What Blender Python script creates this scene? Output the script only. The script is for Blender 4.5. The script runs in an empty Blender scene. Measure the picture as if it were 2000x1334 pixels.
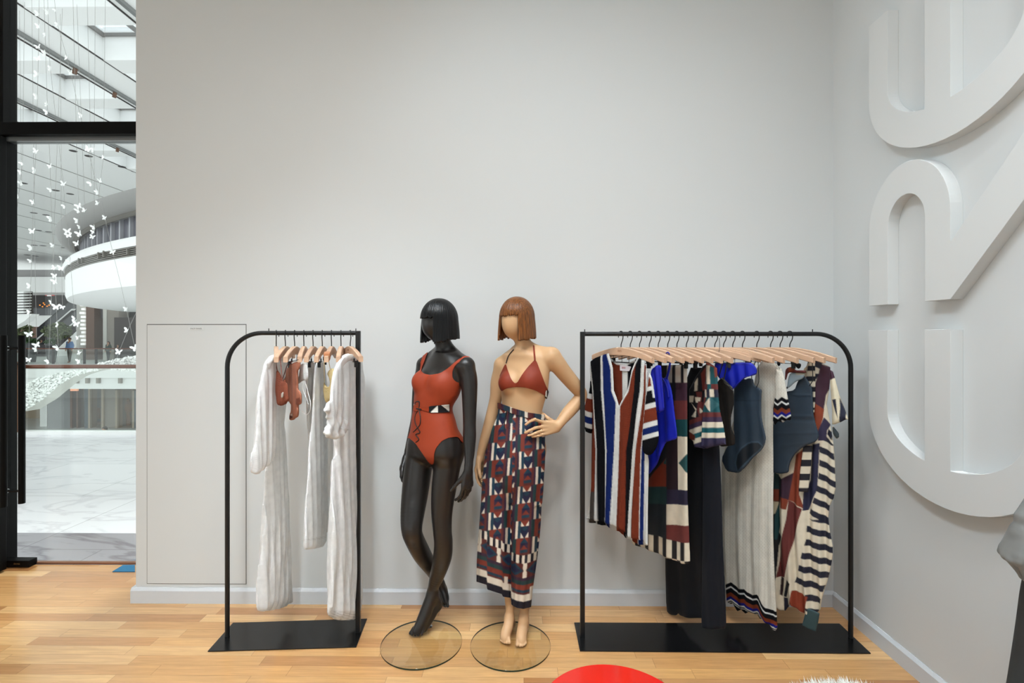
import bpy, bmesh, math, random
import numpy as np
from mathutils import Vector, Matrix
random.seed(7); rng = np.random.default_rng(7)
scene = bpy.context.scene
COL = scene.collection
PI = math.pi

# ------------------------------------------------------------------ camera model (used to read sizes off the photograph)
F = 980.0; CX = 1000.0; HY = 655.0; CAMH = 1.55
YAW = math.radians(0.58)
CY_, SY_ = math.cos(YAW), math.sin(YAW)
def ray(px, py):
    cx = (px-CX)/F; cz = (HY-py)/F
    return np.array([-SY_+cx*CY_, CY_+cx*SY_, cz])
def P(px, py, Y):                       # point at world depth Y
    d = ray(px, py); t = Y/d[1]
    return np.array([d[0]*t, Y, CAMH+d[2]*t])
def PX(px, py, X):                      # point on the plane x = X
    d = ray(px, py); t = X/d[0]
    return np.array([X, d[1]*t, CAMH+d[2]*t])
def PZ(px, py, z):                      # point on the plane z
    d = ray(px, py); t = (z-CAMH)/d[2]
    return np.array([d[0]*t, d[1]*t, z])
def rays(px, py):
    cx = (np.asarray(px)-CX)/F; cz = (HY-np.asarray(py))/F
    return np.stack([-SY_+cx*CY_, CY_+cx*SY_, cz], -1)
def on_plane(px, py, p0, n):            # vertical plane through p0 with normal n
    d = rays(px, py); o = np.array([0, 0, CAMH])
    t = ((np.asarray(p0)-o) @ n)/(d @ n)
    return o + d*t[..., None]

# ------------------------------------------------------------------ colour and materials
def lin(c):
    c = [x/255.0 for x in c]
    return tuple((x/12.92 if x <= 0.04045 else ((x+0.055)/1.055)**2.4) for x in c)
def lin4(c): return (*lin(c), 1.0)
MATS = {}
def nodes_of(name):
    m = bpy.data.materials.new(name); m.use_nodes = True
    nt = m.node_tree; b = nt.nodes['Principled BSDF']
    return m, nt, b
def mat(name, rgb, rough=0.5, metal=0.0, spec=0.5, noise=0.0, nscale=40, bump=0.0, bscale=200, bstretch=(1,1,1), trans=0.0, coat=0.0, emit=None, estr=1.0, alpha=1.0):
    if name in MATS: return MATS[name]
    m, nt, b = nodes_of(name)
    N, L = nt.nodes, nt.links
    b.inputs['Base Color'].default_value = lin4(rgb)
    b.inputs['Roughness'].default_value = rough
    b.inputs['Metallic'].default_value = metal
    b.inputs['Specular IOR Level'].default_value = spec
    b.inputs['Coat Weight'].default_value = coat
    b.inputs['Alpha'].default_value = alpha
    tc = N.new('ShaderNodeTexCoord')
    if emit:
        b.inputs['Emission Color'].default_value = lin4(emit); b.inputs['Emission Strength'].default_value = estr
    if noise > 0:
        t = N.new('ShaderNodeTexNoise'); t.inputs['Scale'].default_value = nscale
        L.new(tc.outputs['Object'], t.inputs['Vector'])
        r = N.new('ShaderNodeMapRange'); r.inputs[1].default_value = 0.3; r.inputs[2].default_value = 0.7
        r.inputs[3].default_value = 1-noise; r.inputs[4].default_value = 1+noise
        L.new(t.outputs['Fac'], r.inputs[0])
        mx = N.new('ShaderNodeMix'); mx.data_type = 'RGBA'; mx.blend_type = 'MULTIPLY'; mx.inputs[0].default_value = 1
        mx.inputs[6].default_value = lin4(rgb); L.new(r.outputs[0], mx.inputs[7]); L.new(mx.outputs[2], b.inputs['Base Color'])
    if bump > 0:
        mp = N.new('ShaderNodeMapping'); mp.inputs['Scale'].default_value = bstretch
        L.new(tc.outputs['Object'], mp.inputs[0])
        t = N.new('ShaderNodeTexNoise'); t.inputs['Scale'].default_value = bscale; t.inputs['Detail'].default_value = 4
        L.new(mp.outputs[0], t.inputs['Vector'])
        bp = N.new('ShaderNodeBump'); bp.inputs['Strength'].default_value = bump; bp.inputs['Distance'].default_value = 0.002
        L.new(t.outputs['Fac'], bp.inputs['Height']); L.new(bp.outputs[0], b.inputs['Normal'])
    if trans > 0:
        tr = N.new('ShaderNodeBsdfTranslucent'); tr.inputs[0].default_value = lin4(rgb)
        ms = N.new('ShaderNodeMixShader'); ms.inputs[0].default_value = trans
        L.new(b.outputs[0], ms.inputs[1]); L.new(tr.outputs[0], ms.inputs[2])
        L.new(ms.outputs[0], N['Material Output'].inputs[0])
    MATS[name] = m
    return m
def cloth_mat(name, rough=0.85, weave=900, bump=0.25, trans=0.0, sheer=0.0, sheen=0.0, spec=0.2, knit=0.0):
    """colour comes from the cloth's own dye pattern, stored per point; a woven or knitted relief on top"""
    if name in MATS: return MATS[name]
    m, nt, b = nodes_of(name); N, L = nt.nodes, nt.links
    a = N.new('ShaderNodeAttribute'); a.attribute_name = 'dye'
    tc = N.new('ShaderNodeTexCoord')
    t = N.new('ShaderNodeTexNoise'); t.inputs['Scale'].default_value = 25; L.new(tc.outputs['Object'], t.inputs['Vector'])
    r = N.new('ShaderNodeMapRange'); r.inputs[1].default_value = .3; r.inputs[2].default_value = .7; r.inputs[3].default_value = .93; r.inputs[4].default_value = 1.05
    L.new(t.outputs['Fac'], r.inputs[0])
    mx = N.new('ShaderNodeMix'); mx.data_type = 'RGBA'; mx.blend_type = 'MULTIPLY'; mx.inputs[0].default_value = 1
    L.new(a.outputs['Color'], mx.inputs[6]); L.new(r.outputs[0], mx.inputs[7]); L.new(mx.outputs[2], b.inputs['Base Color'])
    b.inputs['Roughness'].default_value = rough; b.inputs['Specular IOR Level'].default_value = spec
    b.inputs['Sheen Weight'].default_value = sheen
    if knit > 0:
        mp = N.new('ShaderNodeMapping'); mp.inputs['Scale'].default_value = (1, 1, 1); uv = N.new('ShaderNodeUVMap'); uv.uv_map = 'UVMap'
        L.new(uv.outputs[0], mp.inputs[0])
        w = N.new('ShaderNodeTexWave'); w.wave_type = 'BANDS'; w.bands_direction = 'Y'; w.inputs['Scale'].default_value = knit; w.inputs['Distortion'].default_value = 1.5; w.inputs['Detail Scale'].default_value = 60
        L.new(mp.outputs[0], w.inputs['Vector']); h = w.outputs['Fac']
    else:
        n2 = N.new('ShaderNodeTexNoise'); n2.inputs['Scale'].default_value = weave; n2.inputs['Detail'].default_value = 3
        L.new(tc.outputs['Object'], n2.inputs['Vector']); h = n2.outputs['Fac']
    bp = N.new('ShaderNodeBump'); bp.inputs['Strength'].default_value = bump; bp.inputs['Distance'].default_value = 0.003
    L.new(h, bp.inputs['Height']); L.new(bp.outputs[0], b.inputs['Normal'])
    out = N['Material Output']; last = b.outputs[0]
    if trans > 0:
        tr = N.new('ShaderNodeBsdfTranslucent'); L.new(mx.outputs[2], tr.inputs[0])
        ms = N.new('ShaderNodeMixShader'); ms.inputs[0].default_value = trans
        L.new(last, ms.inputs[1]); L.new(tr.outputs[0], ms.inputs[2]); last = ms.outputs[0]
    if sheer > 0:
        tp = N.new('ShaderNodeBsdfTransparent'); ms = N.new('ShaderNodeMixShader'); ms.inputs[0].default_value = sheer
        L.new(last, ms.inputs[1]); L.new(tp.outputs[0], ms.inputs[2]); last = ms.outputs[0]
    L.new(last, out.inputs[0])
    MATS[name] = m
    return m
def glass_mat(name, tint=(235, 245, 240), refl=0.06, rough=0.0):
    """thin clear pane: see-through with a mirror reflection that grows at grazing angles"""
    if name in MATS: return MATS[name]
    m, nt, b = nodes_of(name); N, L = nt.nodes, nt.links
    tp = N.new('ShaderNodeBsdfTransparent'); tp.inputs[0].default_value = lin4(tint)
    g = N.new('ShaderNodeBsdfGlossy'); g.inputs['Roughness'].default_value = rough
    lw = N.new('ShaderNodeLayerWeight'); lw.inputs[0].default_value = .5
    pw = N.new('ShaderNodeMath'); pw.operation = 'POWER'; L.new(lw.outputs['Facing'], pw.inputs[0]); pw.inputs[1].default_value = 4
    fr = N.new('ShaderNodeMath'); fr.operation = 'MULTIPLY_ADD'; L.new(pw.outputs[0], fr.inputs[0]); fr.inputs[1].default_value = .9; fr.inputs[2].default_value = refl*.5
    mx = N.new('ShaderNodeMixShader')
    L.new(fr.outputs[0], mx.inputs[0]); L.new(tp.outputs[0], mx.inputs[1]); L.new(g.outputs[0], mx.inputs[2])
    L.new(mx.outputs[0], N['Material Output'].inputs[0]); N.remove(b)
    MATS[name] = m
    return m

# ------------------------------------------------------------------ objects
def mesh(name, verts, faces, material=None, parent=None, smooth=True, mats=None, midx=None, dye=None, uv=None):
    me = bpy.data.meshes.new(name)
    v = np.asarray(verts, float)
    me.from_pydata(v.tolist(), [], faces if isinstance(faces, list) else faces.tolist())
    if smooth: me.polygons.foreach_set('use_smooth', np.ones(len(me.polygons), bool))
    if mats:
        for x in mats: me.materials.append(x)
        if midx is not None: me.polygons.foreach_set('material_index', np.asarray(midx, np.int32))
    elif material: me.materials.append(material)
    if dye is not None:
        a = me.color_attributes.new('dye', 'FLOAT_COLOR', 'POINT')
        d = np.ones((len(v), 4), np.float32); d[:, :3] = dye
        a.data.foreach_set('color', d.ravel())
    if uv is not None:
        l = me.uv_layers.new(name='UVMap'); li = np.empty(len(me.loops), np.int32); me.loops.foreach_get('vertex_index', li)
        l.data.foreach_set('uv', np.asarray(uv, np.float32)[li].ravel())
    me.update()
    o = bpy.data.objects.new(name, me); COL.objects.link(o)
    if parent is not None:
        o.parent = parent; o.matrix_parent_inverse = parent.matrix_basis.inverted()
    return o
def empty(name, loc, label=None, cat=None, group=None):
    o = bpy.data.objects.new(name, None); COL.objects.link(o); o.location = Vector([float(x) for x in loc]); o.empty_display_size = .05
    if label: tag(o, label, cat, group)
    return o
def tag(o, label, cat, group=None, kind=None):
    o['label'] = label; o['category'] = cat
    if group: o['group'] = group
    if kind: o['kind'] = kind
    return o
def structure(o, label=None, cat=None):
    o['kind'] = 'structure'
    if label: o['label'] = label
    if cat: o['category'] = cat
    return o
class MB:
    """collects shapes for ONE mesh"""
    def __init__(s): s.v = []; s.f = []
    def add(s, v, f):
        n = sum(len(x) for x in s.v) if False else s.n() ; s.v.extend([tuple(map(float, x)) for x in v]); s.f.extend([tuple(int(i)+n for i in q) for q in f]); return s
    def n(s): return len(s.v)
    def box(s, lo, hi, M=None):
        x0, y0, z0 = lo; x1, y1, z1 = hi
        v = [(x0,y0,z0),(x1,y0,z0),(x1,y1,z0),(x0,y1,z0),(x0,y0,z1),(x1,y0,z1),(x1,y1,z1),(x0,y1,z1)]
        if M is not None: v = [tuple(M @ Vector(p)) for p in v]
        return s.add(v, [(3,2,1,0),(4,5,6,7),(0,1,5,4),(1,2,6,5),(2,3,7,6),(3,0,4,7)])
    def tube(s, pts, r, n=12, caps=True):
        pts = [np.asarray(p, float) for p in pts]; m = len(pts)
        rs = r if hasattr(r, '__len__') else [r]*m
        T = []
        for i in range(m):
            a = pts[max(i-1, 0)]; b = pts[min(i+1, m-1)]; t = b-a; T.append(t/(np.linalg.norm(t)+1e-12))
        up = np.array([0, 0, 1.]) if abs(T[0][2]) < .9 else np.array([1., 0, 0])
        u = np.cross(T[0], up); u /= np.linalg.norm(u)
        V = []
        for i in range(m):
            u = u-(u@T[i])*T[i]; u /= np.linalg.norm(u); w = np.cross(T[i], u)
            for k in range(n):
                a = 2*PI*k/n; V.append(pts[i]+rs[i]*(math.cos(a)*u+math.sin(a)*w))
        Fc = [(i*n+k, i*n+(k+1)%n, (i+1)*n+(k+1)%n, (i+1)*n+k) for i in range(m-1) for k in range(n)]
        if caps: Fc += [tuple(range(n))[::-1], tuple((m-1)*n+k for k in range(n))]
        return s.add(V, Fc)
    def lathe(s, c, prof, n=48, a0=0, a1=2*PI):
        full = abs(a1-a0-2*PI) < 1e-6; k = n if full else n+1
        V = [(c[0]+r*math.cos(a0+(a1-a0)*j/n), c[1]+r*math.sin(a0+(a1-a0)*j/n), c[2]+z) for (r, z) in prof for j in range(k)]
        Fc = [(i*k+j, i*k+(j+1)%k, (i+1)*k+(j+1)%k, (i+1)*k+j) for i in range(len(prof)-1) for j in range(n)]
        return s.add(V, Fc)
    def prism(s, poly, d):               # poly: 3D planar loop, d: extrusion vector
        m = len(poly); p = [np.asarray(q, float) for q in poly]; d = np.asarray(d, float)
        return s.add(p+[q+d for q in p], [tuple(range(m)), tuple(m+i for i in range(m))[::-1]]+[(i, m+i, m+(i+1)%m, (i+1)%m) for i in range(m)])
    def build(s, name, material, parent=None, smooth=False, bevel=0.0, fixn=True, auto=False):
        o = mesh(name, s.v, s.f, material, parent, smooth)
        if fixn:
            bm = bmesh.new(); bm.from_mesh(o.data); bmesh.ops.recalc_face_normals(bm, faces=bm.faces); bm.to_mesh(o.data); bm.free()
        if bevel > 0:
            b = o.modifiers.new('bevel', 'BEVEL'); b.width = bevel; b.segments = 2; b.limit_method = 'ANGLE'
        if smooth:
            sharp_edges(o, 40)
        return o
def sharp_edges(o, deg):
    bm = bmesh.new(); bm.from_mesh(o.data)
    for e in bm.edges:
        if len(e.link_faces) == 2 and e.calc_face_angle(0) > math.radians(deg): e.smooth = False
    bm.to_mesh(o.data); bm.free()
def box(name, lo, hi, material, parent=None, bevel=0.0):
    return MB().box(lo, hi).build(name, material, parent, bevel=bevel)
def spline(pts, n=8):                    # Catmull-Rom through points
    p = [np.asarray(q, float) for q in pts]; p = [2*p[0]-p[1]]+p+[2*p[-1]-p[-2]]; out = []
    for i in range(1, len(p)-2):
        for k in range(n):
            t = k/n
            out.append(.5*((2*p[i])+(-p[i-1]+p[i+1])*t+(2*p[i-1]-5*p[i]+4*p[i+1]-p[i+2])*t*t+(-p[i-1]+3*p[i]-3*p[i+1]+p[i+2])*t**3))
    out.append(p[-2]); return out
def text_mesh(name, txt, size, material, M, parent=None, extrude=0.0003, spacing=1.0):
    cu = bpy.data.curves.new(name, 'FONT'); cu.body = txt; cu.size = size; cu.extrude = extrude; cu.align_x = 'CENTER'; cu.align_y = 'CENTER'; cu.space_character = spacing
    tmp = bpy.data.objects.new(name+'_tmp', cu); COL.objects.link(tmp)
    bpy.context.view_layer.update()
    me = bpy.data.meshes.new_from_object(tmp.evaluated_get(bpy.context.evaluated_depsgraph_get()))
    bpy.data.objects.remove(tmp); me.name = name; me.materials.clear(); me.materials.append(material)
    me.transform(M)
    o = bpy.data.objects.new(name, me); COL.objects.link(o)
    if parent is not None: o.parent = parent; o.matrix_parent_inverse = parent.matrix_basis.inverted()
    return o
def copy_tree(o, loc=None, parent=None):
    c = o.copy(); COL.objects.link(c)
    if parent is not None: c.parent = parent
    elif loc is not None: c.location = Vector([float(x) for x in loc])
    for ch in list(o.children): copy_tree(ch, None, c)
    return c

# ------------------------------------------------------------------ smooth solid modelling on a distance grid
class SDF:
    def __init__(s, lo, hi, h):
        s.lo = np.asarray(lo, float); s.h = h; s.n = np.ceil((np.asarray(hi)-s.lo)/h).astype(int)+1
        s.d = np.full(s.n, 9.0, np.float32)
        s.ax = [s.lo[i]+h*np.arange(s.n[i]) for i in range(3)]
    def region(s, lo, hi, m):
        i0 = np.maximum(np.floor((np.asarray(lo)-m-s.lo)/s.h).astype(int), 0); i1 = np.minimum(np.ceil((np.asarray(hi)+m-s.lo)/s.h).astype(int)+1, s.n)
        if (i1 <= i0).any(): return None, None
        sl = tuple(slice(a, b) for a, b in zip(i0, i1))
        g = np.meshgrid(*[s.ax[i][sl[i]] for i in range(3)], indexing='ij', sparse=True)
        return sl, g
    def merge(s, sl, d, k):
        a = s.d[sl]
        if k <= 0: s.d[sl] = np.minimum(a, d)
        else:
            hh = np.clip(.5+.5*(a-d)/k, 0, 1); s.d[sl] = a*(1-hh)+d*hh-k*hh*(1-hh)
    def cone(s, a, b, ra, rb, k=.015, m=.06):
        a = np.asarray(a, float); b = np.asarray(b, float); r = max(ra, rb)
        sl, g = s.region(np.minimum(a, b)-r, np.maximum(a, b)+r, m)
        if sl is None: return
        ba = b-a; L2 = ba@ba+1e-12
        t = np.clip(((g[0]-a[0])*ba[0]+(g[1]-a[1])*ba[1]+(g[2]-a[2])*ba[2])/L2, 0, 1)
        d = np.sqrt((g[0]-a[0]-t*ba[0])**2+(g[1]-a[1]-t*ba[1])**2+(g[2]-a[2]-t*ba[2])**2)-(ra+(rb-ra)*t)
        s.merge(sl, d.astype(np.float32), k)
    def chain(s, pts, rs, k=.015, n=6):
        q = spline([np.append(p, r) for p, r in zip(pts, rs)], n)
        for u, v in zip(q[:-1], q[1:]): s.cone(u[:3], v[:3], u[3], v[3], k if False else .004, .05)
    def tubechain(s, pts, rs, k=.02, n=6):
        """one limb: its own smooth tube, then blended once with the rest"""
        q = spline([np.append(p, r) for p, r in zip(pts, rs)], n); A = np.array(q)
        lo = (A[:, :3]-A[:, 3:]).min(0); hi = (A[:, :3]+A[:, 3:]).max(0)
        sl, g = s.region(lo, hi, .06)
        if sl is None: return
        d = None
        for u, v in zip(q[:-1], q[1:]):
            ba = v[:3]-u[:3]; L2 = ba@ba+1e-12
            t = np.clip(((g[0]-u[0])*ba[0]+(g[1]-u[1])*ba[1]+(g[2]-u[2])*ba[2])/L2, 0, 1)
            e = np.sqrt((g[0]-u[0]-t*ba[0])**2+(g[1]-u[1]-t*ba[1])**2+(g[2]-u[2]-t*ba[2])**2)-(u[3]+(v[3]-u[3])*t)
            d = e if d is None else np.minimum(d, e)
        s.merge(sl, d.astype(np.float32), k)
    def ell(s, c, rad, R=None, k=.02, m=.06):
        c = np.asarray(c, float); r = np.asarray(rad, float); R = np.eye(3) if R is None else np.asarray(R)   # rows of R: the axes
        sl, g = s.region(c-r.max(), c+r.max(), m)
        if sl is None: return
        q = [((g[0]-c[0])*R[i][0]+(g[1]-c[1])*R[i][1]+(g[2]-c[2])*R[i][2])/r[i] for i in range(3)]
        l = np.sqrt(q[0]**2+q[1]**2+q[2]**2)
        s.merge(sl, ((l-1)*r.min()).astype(np.float32), k)
    def trunk(s, rows, ax_u, ax_f, k=.02, power=2.0):
        """rows: (z, cx, cy, a, b): elliptical sections, a along ax_u, b along ax_f"""
        rows = sorted(rows); Z = np.array([r[0] for r in rows]); q = spline([np.array(r, float) for r in rows], 8); A = np.array(q)
        lo = [A[:, 1].min()-A[:, 3].max(), A[:, 2].min()-A[:, 3].max(), Z[0]]; hi = [A[:, 1].max()+A[:, 3].max(), A[:, 2].max()+A[:, 3].max(), Z[-1]]
        sl, g = s.region(lo, hi, .06); z = g[2]; zc = np.clip(z, Z[0], Z[-1])
        I = lambda j: np.interp(zc, A[:, 0], A[:, j])
        dx = g[0]-I(1); dy = g[1]-I(2); a = I(3); b = I(4)
        u = np.abs(dx*ax_u[0]+dy*ax_u[1])/a; f = np.abs(dx*ax_f[0]+dy*ax_f[1])/b
        l = (u**power+f**power)**(1/power)
        d = (l-1)*np.minimum(a, b); dz = np.abs(z-zc)
        d = np.where(dz > 0, np.sqrt(np.maximum(d, 0)**2+dz**2)+np.minimum(d, 0)*0, d)
        s.merge(sl, d.astype(np.float32), k)
    def nets(s, iso=0.0):
        D = s.d-iso; n = D.shape
        ins = D < 0
        cnt = np.zeros(tuple(x-1 for x in n), np.int8)
        for a in (0, 1):
            for b in (0, 1):
                for c in (0, 1): cnt += ins[a:n[0]-1+a, b:n[1]-1+b, c:n[2]-1+c]
        act = (cnt > 0) & (cnt < 8)
        idx = np.full(act.shape, -1, np.int64); C = np.argwhere(act); idx[act] = np.arange(len(C))
        acc = np.zeros((len(C), 3)); w = np.zeros(len(C))
        cor = [(a, b, c) for a in (0, 1) for b in (0, 1) for c in (0, 1)]
        val = {q: D[C[:, 0]+q[0], C[:, 1]+q[1], C[:, 2]+q[2]] for q in cor}
        for q in cor:
            for ax in range(3):
                if q[ax] == 0:
                    p = list(q); p[ax] = 1; p = tuple(p); v0 = val[q]; v1 = val[p]; m = (v0 < 0) != (v1 < 0)
                    t = np.where(m, v0/np.where(m, v0-v1, 1), 0)
                    pt = np.tile(np.array(q, float), (len(C), 1)); pt[:, ax] = t
                    acc[m] += pt[m]; w[m] += 1
        V = s.lo+s.h*(C+acc/w[:, None])
        Q = []
        for ax in range(3):
            u, v = [(1, 2), (2, 0), (0, 1)][ax]
            a = [slice(None)]*3; b = [slice(None)]*3; a[ax] = slice(0, -1); b[ax] = slice(1, None)
            e = ins[tuple(a)] != ins[tuple(b)]; E = np.argwhere(e)
            E = E[(E[:, u] > 0) & (E[:, v] > 0) & (E[:, u] < n[u]-1) & (E[:, v] < n[v]-1)]
            c = []
            for du, dv in ((1, 1), (0, 1), (0, 0), (1, 0)):
                q = E.copy(); q[:, u] -= du; q[:, v] -= dv; c.append(idx[q[:, 0], q[:, 1], q[:, 2]])
            c = np.stack(c, 1); fl = ~ins[E[:, 0], E[:, 1], E[:, 2]]; c[fl] = c[fl][:, ::-1]
            Q.append(c)
        return V, np.concatenate(Q)
def relax(V, Q, it=2, lam=.5):
    V = V.copy(); e = np.concatenate([Q[:, [0, 1]], Q[:, [1, 2]], Q[:, [2, 3]], Q[:, [3, 0]]]); e = np.concatenate([e, e[:, ::-1]])
    for _ in range(it):
        for sg in (lam, -lam*1.05):
            s = np.zeros_like(V); c = np.zeros(len(V))
            for j in range(3): s[:, j] = np.bincount(e[:, 0], V[e[:, 1], j], len(V))
            c = np.bincount(e[:, 0], minlength=len(V)); c[c == 0] = 1
            V = V+sg*(s/c[:, None]-V)
    return V
def clip_tri(V, T, g, extra=None):
    """keep the part of the triangle mesh where g < 0, cut along the zero line; extra: per-vertex arrays to carry along"""
    ins = g < 0; c = ins[T].sum(1)
    keep = T[c == 3]; cut = T[(c == 1) | (c == 2)]
    newV = []; newE = []; cache = {}; out = []
    ex = extra if extra is not None else np.zeros((len(V), 0))
    nV = len(V)
    def cross(a, b):
        k = (a, b) if a < b else (b, a)
        if k not in cache:
            t = g[k[0]]/(g[k[0]]-g[k[1]]); cache[k] = nV+len(newV); newV.append(V[k[0]]*(1-t)+V[k[1]]*t); newE.append(ex[k[0]]*(1-t)+ex[k[1]]*t)
        return cache[k]
    for t in cut.tolist():
        s = [ins[i] for i in t]
        while not (s[0] and not s[2] ) : t = t[1:]+t[:1]; s = s[1:]+s[:1]
        a, b, d = t
        if s[1]:  out += [(a, b, cross(b, d)), (a, cross(b, d), cross(d, a))]
        else: out.append((a, cross(a, b), cross(d, a)))
    if newV: V = np.concatenate([V, np.array(newV)]); ex = np.concatenate([ex, np.array(newE).reshape(len(newV), -1)])
    T = np.concatenate([keep, np.array(out, dtype=np.int64).reshape(-1, 3)])
    u, inv = np.unique(T, return_inverse=True)
    return V[u], inv.reshape(-1, 3), ex[u]
def quads_to_tris(Q): return np.concatenate([Q[:, [0, 1, 2]], Q[:, [0, 2, 3]]])
def seg_dist(p, a, b):
    ba = b-a; t = np.clip(((p-a)@ba)/(ba@ba+1e-12), 0, 1); return np.linalg.norm(p-a-t[:, None]*ba, axis=1)
def poly_sdf(p, poly):
    poly = np.asarray(poly, float); d = np.full(len(p), 1e9); ins = np.zeros(len(p), bool)
    for a, b in zip(poly, np.roll(poly, -1, 0)):
        d = np.minimum(d, seg_dist(p, a, b))
        c = (a[1] > p[:, 1]) != (b[1] > p[:, 1])
        xx = a[0]+(p[:, 1]-a[1])/(b[1]-a[1]+1e-12)*(b[0]-a[0]); ins ^= c & (p[:, 0] < xx)
    return np.where(ins, -d, d)
def poly_in(x, y, poly): return poly_sdf(np.stack([x, y], 1), poly) < 0
def line_dist(x, y, pts):
    p = np.stack([x, y], 1); q = np.asarray(pts, float); d = np.full(len(p), 1e9)
    for a, b in zip(q[:-1], q[1:]): d = np.minimum(d, seg_dist(p, a, b))
    return d
def smooth_poly(poly, n=3, it=1):
    """round the corners of a traced outline a little"""
    q = np.asarray(poly, float)
    for _ in range(it):
        a = q*.82+np.roll(q, -1, 0)*.18; b = q*.18+np.roll(q, -1, 0)*.82; q = np.stack([a, b], 1).reshape(-1, 2)
    return q
# ------------------------------------------------------------------ camera
cam_d = bpy.data.cameras.new('camera'); cam = bpy.data.objects.new('camera', cam_d); COL.objects.link(cam)
cam_d.sensor_width = 36; cam_d.lens = F/2000*36; cam_d.shift_x = 0; cam_d.shift_y = -(667-HY)/2000
cam_d.clip_start = .02; cam_d.clip_end = 300
cam.location = (0, 0, CAMH); cam.rotation_euler = (PI/2, 0, YAW)
scene.camera = cam
vs = scene.view_settings; vs.view_transform = 'Standard'; vs.look = 'None'; vs.gamma = 1; vs.use_curve_mapping = False; vs.exposure = -0.25

# ------------------------------------------------------------------ materials of the room
M_wall = mat('wall_paint', (219, 220, 219), rough=.9, spec=.2, bump=.04, bscale=300)
M_base = mat('baseboard_paint', (214, 216, 219), rough=.55, spec=.4)
M_black = mat('black_powder_coat', (16, 16, 17), rough=.42, spec=.45)
M_plate = mat('black_plate', (17, 17, 18), rough=.22, spec=.5)
M_frame = mat('storefront_frame', (5, 4, 4), rough=.45, spec=.12)
M_alu = mat('aluminium_trim', (150, 152, 152), rough=.35, metal=.8)
M_glass = glass_mat('clear_glass', (250, 253, 251), refl=.05)
M_chrome = mat('chrome', (205, 208, 210), rough=.12, metal=1)
M_white = mat('white_plaster', (246, 246, 246), rough=.75, spec=.25)
M_ink = mat('grey_ink', (138, 138, 136), rough=.8)
M_gap = mat('dark_gap', (112, 110, 106), rough=.9)

def wood_floor():
    m, nt, b = nodes_of('oak_parquet'); N, L = nt.nodes, nt.links
    def M(op, a, c=None, c2=None):
        n = N.new('ShaderNodeMath'); n.operation = op
        for i, x in enumerate((a, c, c2)):
            if x is None: continue
            if isinstance(x, (int, float)): n.inputs[i].default_value = x
            else: L.new(x, n.inputs[i])
        return n.outputs[0]
    tc = N.new('ShaderNodeTexCoord'); sp = N.new('ShaderNodeSeparateXYZ'); L.new(tc.outputs['Object'], sp.inputs[0])
    x, y = sp.outputs[0], sp.outputs[1]
    W, LEN = .071, .62
    yr = M('DIVIDE', y, W); row = M('FLOOR', yr)
    wn = N.new('ShaderNodeTexWhiteNoise'); wn.noise_dimensions = '1D'; L.new(row, wn.inputs['W'])
    xo = M('ADD', M('DIVIDE', x, LEN), M('MULTIPLY', wn.outputs['Value'], 7.3)); col = M('FLOOR', xo)
    cb = N.new('ShaderNodeCombineXYZ'); L.new(row, cb.inputs[0]); L.new(col, cb.inputs[1])
    w2 = N.new('ShaderNodeTexWhiteNoise'); w2.noise_dimensions = '2D'; L.new(cb.outputs[0], w2.inputs['Vector'])
    cr = N.new('ShaderNodeValToRGB'); e = cr.color_ramp.elements
    cols = [(0, (196, 139, 86)), (.25, (223, 171, 111)), (.5, (209, 156, 99)), (.75, (236, 189, 131)), (1, (181, 124, 74))]
    e[0].position = 0; e[0].color = lin4(cols[0][1]); e[1].position = 1; e[1].color = lin4(cols[-1][1])
    for p, c in cols[1:-1]: q = e.new(p); q.color = lin4(c)
    L.new(w2.outputs['Value'], cr.inputs[0])
    # grain
    mp = N.new('ShaderNodeMapping'); mp.inputs['Scale'].default_value = (3.0, 46, 1); L.new(tc.outputs['Object'], mp.inputs[0])
    ad = N.new('ShaderNodeVectorMath'); ad.operation = 'ADD'; L.new(mp.outputs[0], ad.inputs[0])
    sc = N.new('ShaderNodeVectorMath'); sc.operation = 'SCALE'; L.new(w2.outputs['Color'], sc.inputs[0]); sc.inputs['Scale'].default_value = 60; L.new(sc.outputs[0], ad.inputs[1])
    gn = N.new('ShaderNodeTexNoise'); gn.inputs['Scale'].default_value = 1.6; gn.inputs['Detail'].default_value = 5; gn.inputs['Roughness'].default_value = .6; gn.inputs['Distortion'].default_value = .5
    L.new(ad.outputs[0], gn.inputs['Vector'])
    gr = N.new('ShaderNodeMapRange'); gr.inputs[1].default_value = .3; gr.inputs[2].default_value = .72; gr.inputs[3].default_value = .82; gr.inputs[4].default_value = 1.08; L.new(gn.outputs['Fac'], gr.inputs[0])
    # joints
    fy = M('FRACT', yr); fx = M('FRACT', xo)
    jy = M('LESS_THAN', M('MINIMUM', fy, M('SUBTRACT', 1, fy)), .012); jx = M('LESS_THAN', M('MINIMUM', fx, M('SUBTRACT', 1, fx)), .0018)
    j = M('SUBTRACT', 1, M('MULTIPLY', M('MAXIMUM', jy, jx), .35))
    f = M('MULTIPLY', gr.outputs[0], j)
    mx = N.new('ShaderNodeMix'); mx.data_type = 'RGBA'; mx.blend_type = 'MULTIPLY'; mx.inputs[0].default_value = 1
    L.new(cr.outputs[0], mx.inputs[6]); L.new(f, mx.inputs[7]); L.new(mx.outputs[2], b.inputs['Base Color'])
    b.inputs['Roughness'].default_value = .26; b.inputs['Specular IOR Level'].default_value = .5; b.inputs['Coat Weight'].default_value = .7; b.inputs['Coat Roughness'].default_value = .16
    bp = N.new('ShaderNodeBump'); bp.inputs['Strength'].default_value = .12; bp.inputs['Distance'].default_value = .001; L.new(f, bp.inputs['Height']); L.new(bp.outputs[0], b.inputs['Normal'])
    return m
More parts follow.
